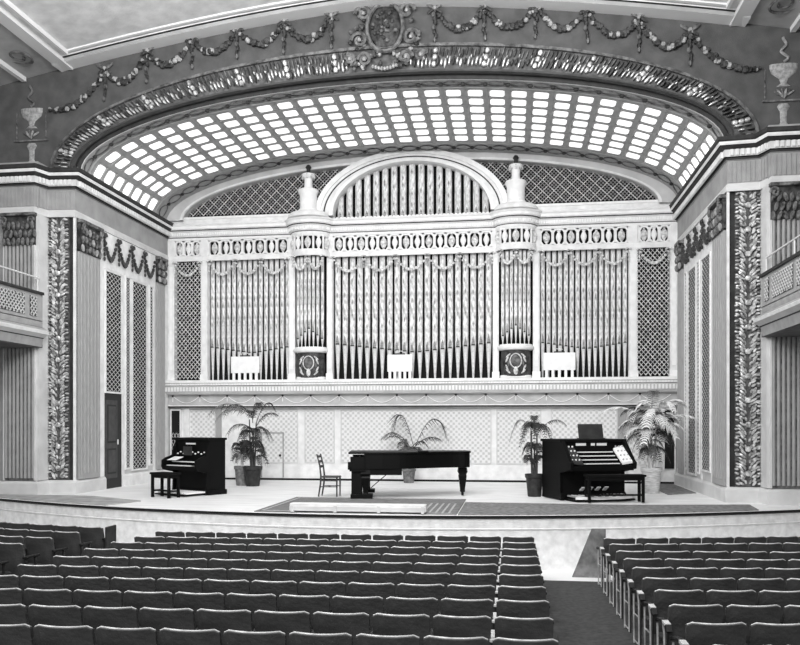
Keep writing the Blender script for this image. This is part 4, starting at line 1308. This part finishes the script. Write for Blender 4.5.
def ring(n, z, lmin, lmax, rise, droop, m, leaf=.28, x=0, y=0, a0=0, jz=.1):
    return [((x, y, z+random.uniform(-jz, jz)), a0+2*PI*k/n+random.uniform(-.25,.25), random.uniform(lmin, lmax), random.uniform(rise*.7, rise*1.2), random.uniform(droop*.7, droop*1.3), m, leaf) for k in range(n)]
# left palm: dark fronds and two long pale ones
fr = ring(9, 1.55, .35, .6, .25, .45, M_frond, .26) + ring(9, 1.15, .3, .55, .25, .5, M_frond, .26, -.02, 0, .3) + ring(6, .85, .2, .42, .2, .3, M_frond, .22, .05, 0, .6)
fr += [((-.05, 0, 2.0), R(178), 1.25, .55, .5, M_frondm, .5), ((-.05, -.05, 1.95), R(196), .95, .45, .5, M_frondm, .46), ((-.05, .05, 1.95), R(165), .9, .6, .5, M_frond, .4), ((0, 0, 1.6), R(170), .8, .3, .4, M_frond, .3), ((.1, 0, 1.8), R(10), .55, .8, .45, M_frond, .3), ((.1, 0, 1.7), R(-20), .75, .5, .2, M_frond, .24), ((0, 0, 1.9), R(60), .3, .6, .2, M_frond, .3), ((0, 0, 1.8), R(120), .3, .5, .3, M_frond, .3)]
palm('tall dark palm in a black tub behind the left organ console', (-4.26, 22.0, 0), .25, .56, M_potd,
     [(-.05,0,-.1,0,1.9),(.05,0,.1,0,1.8),(0,.05,0,.05,1.6),(0,-.04,-.02,-.05,1.2)], M_stemd, fr, M_frond)
fr = ring(7, 1.0, .25, .45, .3, .4, M_frond, .22) + ring(5, .8, .2, .35, .2, .3, M_frondm, .2)
palm('smaller palm in a mid-grey ribbed tub, left of the black tub', (-4.66, 22.2, 0), .2, .56, M_potm, [(0,0,-.02,0,1.1),(.03,0,.05,0,.95)], M_stemp, fr, M_frond)
# palm behind piano: two arched fronds
fr = [((.15, 0, 1.05), R(178), .68, 1.45, 1.0, M_frond, .75), ((.16, 0, 1.0), R(5), 1.0, 1.35, .95, M_frond, .75), ((.1, -.05, 1.0), R(195), .9, .7, .35, M_frond, .4), ((.1, -.05, 1.0), R(-12), .9, .5, .2, M_frond, .35), ((0, 0, 1.0), R(165), .75, .55, .25, M_frond, .18), ((0, 0, .95), R(20), .6, .45, .35, M_frond, .2), ((0,0,1.0), R(240), .4, .5, .5, M_frondm, .2), ((0, 0, 1.0), R(140), .5, .35, .3, M_frond, .2), ((.05, 0, .9), R(-30), .5, .3, .4, M_frond, .2)] + ring(6, .85, .3, .55, .3, .35, M_frondm, .2)
palm('low palm with two high arching fronds behind the grand piano', (-.02, 23.9, 0), .2, .42, M_potm, [(0,0,.1,0,1.05),(.02,0,.12,0,.95)], M_stemd, fr, M_frond)
# dark palm right of the piano
fr = ring(8, 1.55, .3, .55, .35, .6, M_frond, .24) + ring(6, 1.1, .25, .4, .25, .35, M_frond, .2) + ring(5, .8, .15, .35, .3, .2, M_frond, .2) + [((.05,0,1.5), R(5), .7, .5, .25, M_frondm, .2), ((-.05,0,1.55), R(170), .55, .55, .75, M_frondm, .22), ((0,0,1.6), R(90), .2, .5, .3, M_frond, .2)]
palm('slim dark palm in a square black tub between piano and right console', (3.60, 19.75, .0), .21, .55, M_potd, [(-.05,0,-.08,0,1.6),(.05,0,.06,0,1.5),(0,.03,0,.03,1.2)], M_stemd, fr, M_frond)
# bright palm at right
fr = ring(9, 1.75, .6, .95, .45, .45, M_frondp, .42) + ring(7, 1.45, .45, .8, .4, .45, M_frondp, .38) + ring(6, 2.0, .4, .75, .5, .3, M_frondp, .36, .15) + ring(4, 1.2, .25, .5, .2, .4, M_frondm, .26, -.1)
fr += ring(11, 1.8, .5, .9, .4, .4, M_frond, .36, 0, .08, .3) + ring(9, 1.45, .4, .7, .3, .5, M_frond, .34, 0, .08, .1) + ring(6, 1.15, .3, .5, .2, .4, M_frond, .3, 0, .05)  # dark fronds added behind to stand in for shade between pale leaves
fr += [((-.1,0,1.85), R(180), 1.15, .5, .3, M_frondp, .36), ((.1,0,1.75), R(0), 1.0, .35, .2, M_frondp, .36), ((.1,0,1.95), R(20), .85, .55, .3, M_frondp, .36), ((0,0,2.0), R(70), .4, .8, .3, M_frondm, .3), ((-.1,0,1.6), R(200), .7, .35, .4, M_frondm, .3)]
palm('large pale palm in a white tub behind the right organ console', (6.58, 21.1, 0), .25, .66, M_potp, [(-.08,0,-.2,0,1.8),(.05,0,.12,0,1.9),(0,.05,0,.05,2.0),(.0,-.05,-.05,-.06,1.5),(.06,-.05,.1,-.06,1.6)], M_stemp, fr, M_frondp)

# ==================================================================== AUDITORIUM SEATS
SP = .57
def make_seat(name, arm_m, label, group, end=False, thick=.035):
    t = thing(name, label, 'seat', (0,0,0), 0, group)
    b = mb(M_seat); n = 12; vs = []
    hw = .268
    def curve(u): return .035*u*u                     # ends come forward a little (towards the sitter, +Y)
    cols = []
    for i in range(n+1):
        u = -1 + 2*i/n; x = u*hw
        top = .845 - .012*(1-u*u) - (.022 if abs(u) > .99 else 0)
        bot = .33
        cols.append((x, curve(u), bot, top))
    for x, y, z0, z1 in cols:
        lean = -.10
        vs += [(x, y+.05, z0), (x, y+lean*.6, z1-.006), (x, y+lean*.6+.006, z1), (x, y+lean*.6+.045, z1-.004), (x, y+.05+.035, z0)]
    fs = []
    for i in range(n):
        for k in range(5): fs.append((5*i+k, 5*i+(k+1)%5, 5*i+5+(k+1)%5, 5*i+5+k))
    fs += [(0,1,2,3,4), tuple(5*n+q for q in (4,3,2,1,0))]
    b.add(vs, fs, M_seat); b.build('backrest', parent=t, smooth=True)
    b = mb(M_edgelit); pts = []  # thin tube carrying the painted highlight
    for i in range(n+1):
        u = -1 + 2*i/n; x, y, z0, z1 = cols[i]; pts.append((x*.985, y-.040, z1 + .003))
    b.tube(pts, [.006] + [.0095]*(n-1) + [.006], M_edgelit, 6); b.build('edge_highlight', parent=t, smooth=True)
    b = mb(M_seatd); b.bbox(-.235, .235, .12, .50, .38, .44, .015, M_seatd); b.build('seat_cushion', parent=t)
    b = mb(arm_m)
    b.bbox(SP/2-.03, SP/2+.03, -.02, .34, .60, .635, .008, arm_m); b.build('armrest', parent=t)
    b = mb(M_iron)
    b.box(SP/2-.014, SP/2+.014, .02, .08, .04, .60, M_iron); b.box(SP/2-.014, SP/2+.014, -.02, .3, 0, .04, M_iron); b.box(SP/2-.014, SP/2+.014, .24, .28, .04, .60, M_iron)
    b.box(SP/2-.012, SP/2+.012, .03, .27, .36, .40, M_iron)
    b.build('side_frame', parent=t)
    if end:
        b = mb(M_steel); xx = -SP/2-.02
        b.tube([(xx, .0, .0), (xx, .02, .55), (xx, .06, .64)], .011, M_steel, 6); b.tube([(xx, .22, .0), (xx, .24, .60)], .011, M_steel, 6)
        b.tube([(xx, .0, .03), (xx, .22, .03)], .011, M_steel, 5); b.tube([(xx, .02, .36), (xx, .24, .36)], .010, M_steel, 5); b.tube([(xx, -.06, .0), (xx, -.08, .4), (xx, -.1, .62)], .009, M_iron, 5)
        b.build('end_frame', parent=t, smooth=True)
        b = mb(M_arm); pts = [(xx, -.14, .60), (xx, -.1, .66), (xx, .0, .675), (xx, .2, .655), (xx, .27, .62)]
        for i in range(len(pts)-1): b.bar(pts[i], pts[i+1], .06, .025, M_arm if i in (1, ) else M_iron)
        b.build('end_armrest', parent=t)
    return t
NROWS = 11
def rowY(k): return 14.05 - .82*k
proto = {}
def place(kind, x, y, rz, label, group):
    z = hz(y)
    if kind not in proto:
        proto[kind] = make_seat('theatre_seat', M_arm if kind == 'pale' else M_armd, label, group, kind == 'end')
        proto[kind].location = (x, y, z); proto[kind].rotation_euler = (0, 0, rz)
        return
    dup(proto[kind], (x, y, z), rz, label, group)
def visible(x, y, z=-.2):
    X = x - 3.07; c, s = cos(R(8)), sin(R(8)); t = -X*s + y*c
    if t < 1: return False
    px = 400 + 800*(X*c + y*s)/t; py = 425 - 800*(z - 1.74)/t
    return -45 < px < 845 and py < 665
for k in range(NROWS):
    for c in range(12):
        x = -3.38 + SP*(c+.5); y = rowY(k) + .035*(x-3.46)
        if not visible(x, y, hz(y)+.85): continue
        kind = 'pale' if c == 10 else 'plain'
        place(kind, x, y, R(2), 'dark seat, centre block, %s row from the stage, %s seat left of the aisle' % (od(k), od(11-c)), 'theatre seats of the centre block')
    for s, nm in ((1, 'right'), (-1, 'left')):
        for c in range(9):
            xr = 4.60 + SP*(c+.5); y = rowY(k) + (.12 + .10*(k < 2))*(xr-4.6) + (.15 if s < 0 else 0)
            x = s*xr
            if not visible(x, y, hz(y)+.85): continue
            if s > 0 and y + .6 > lipY(x): continue
            kind = 'end' if (s > 0 and c == 0) else 'plain'
            place(kind, x, y, s*R(7), 'dark seat, %s block, %s row from the stage, %s seat in from the aisle' % (nm, od(k), od(c)), 'theatre seats of the %s block' % nm)
# tall solid end panel of the left block
b = mb(M_seatd); b.bbox(-4.52, -4.48, 14.12, 14.5, -1.04, -.18, .01, M_seatd)
# unidentified grey shape, built flat, at the foot of the stage beside the right block
b2 = mb(mat('grey_shape', 120, .9, .2, 6))
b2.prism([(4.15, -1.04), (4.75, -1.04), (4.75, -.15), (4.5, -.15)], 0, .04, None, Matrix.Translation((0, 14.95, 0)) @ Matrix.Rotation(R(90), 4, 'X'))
tag(b2.build('grey_shape'), 'mottled grey slanted shape standing between stage front and right seat block', 'board')
tag(b.build('row_end_panel'), 'tall dark panel closing the front row end of the left seat block', 'panel')

# ==================================================================== LIGHT
w = bpy.data.worlds.new('World'); scene.world = w; w.use_nodes = True
bg = w.node_tree.nodes['Background']; bg.inputs[0].default_value = (1, 1, 1, 1); bg.inputs[1].default_value = .42
def area(name, loc, target, size, power, sy=None):  # unseen area lights, all placed out of frame
    l = bpy.data.lights.new(name, 'AREA'); l.energy = power; l.size = size
    if sy: l.shape = 'RECTANGLE'; l.size_y = sy
    o = bpy.data.objects.new(name, l); COL.objects.link(o); o.location = loc
    d = Vector(target) - Vector(loc); o.rotation_euler = d.to_track_quat('-Z', 'Y').to_euler()
    return o
area('hall_light', (0, 6, 9.0), (0, 24, 4.5), 8, 1150, 1.5)
area('hall_light', (-3, 13.0, 10.3), (-3, 22, 2), 2, 230, 1)
area('hall_light', (4, 13.0, 10.3), (2, 22, 2), 2, 230, 1)
area('rear_light', (2, -3.0, 4.5), (1.5, 8, -.6), 3, 400, 1)
area('ceiling_fill', (0, 9.0, 6.8), (0, 17.0, 12), 5, 120, 1)  # unseen light aimed upward to brighten the ceiling
def spot(loc, tgt, power, ang):
    sp = bpy.data.lights.new('unseen_spot', 'SPOT'); sp.energy = power; sp.spot_size = R(ang); sp.spot_blend = .6; sp.shadow_soft_size = .4
    so = bpy.data.objects.new('unseen_spot', sp); COL.objects.link(so); so.location = loc
    so.rotation_euler = (Vector(tgt) - Vector(loc)).to_track_quat('-Z', 'Y').to_euler()
spot((1.5, 10, 9.3), (0, 23, 2.2), 1300, 52)
spot((6, 11, 9.0), (-7.8, 21.6, 3.4), 1500, 34)  # unseen spot added to brighten the left flank wall
spot((-6, 11, 9.0), (7.8, 21.6, 3.4), 900, 34)  # its unseen counterpart, added to brighten the right flank wall

scene.view_settings.view_transform = 'Standard'
scene.view_settings.look = 'None'
scene.view_settings.exposure = 0.14
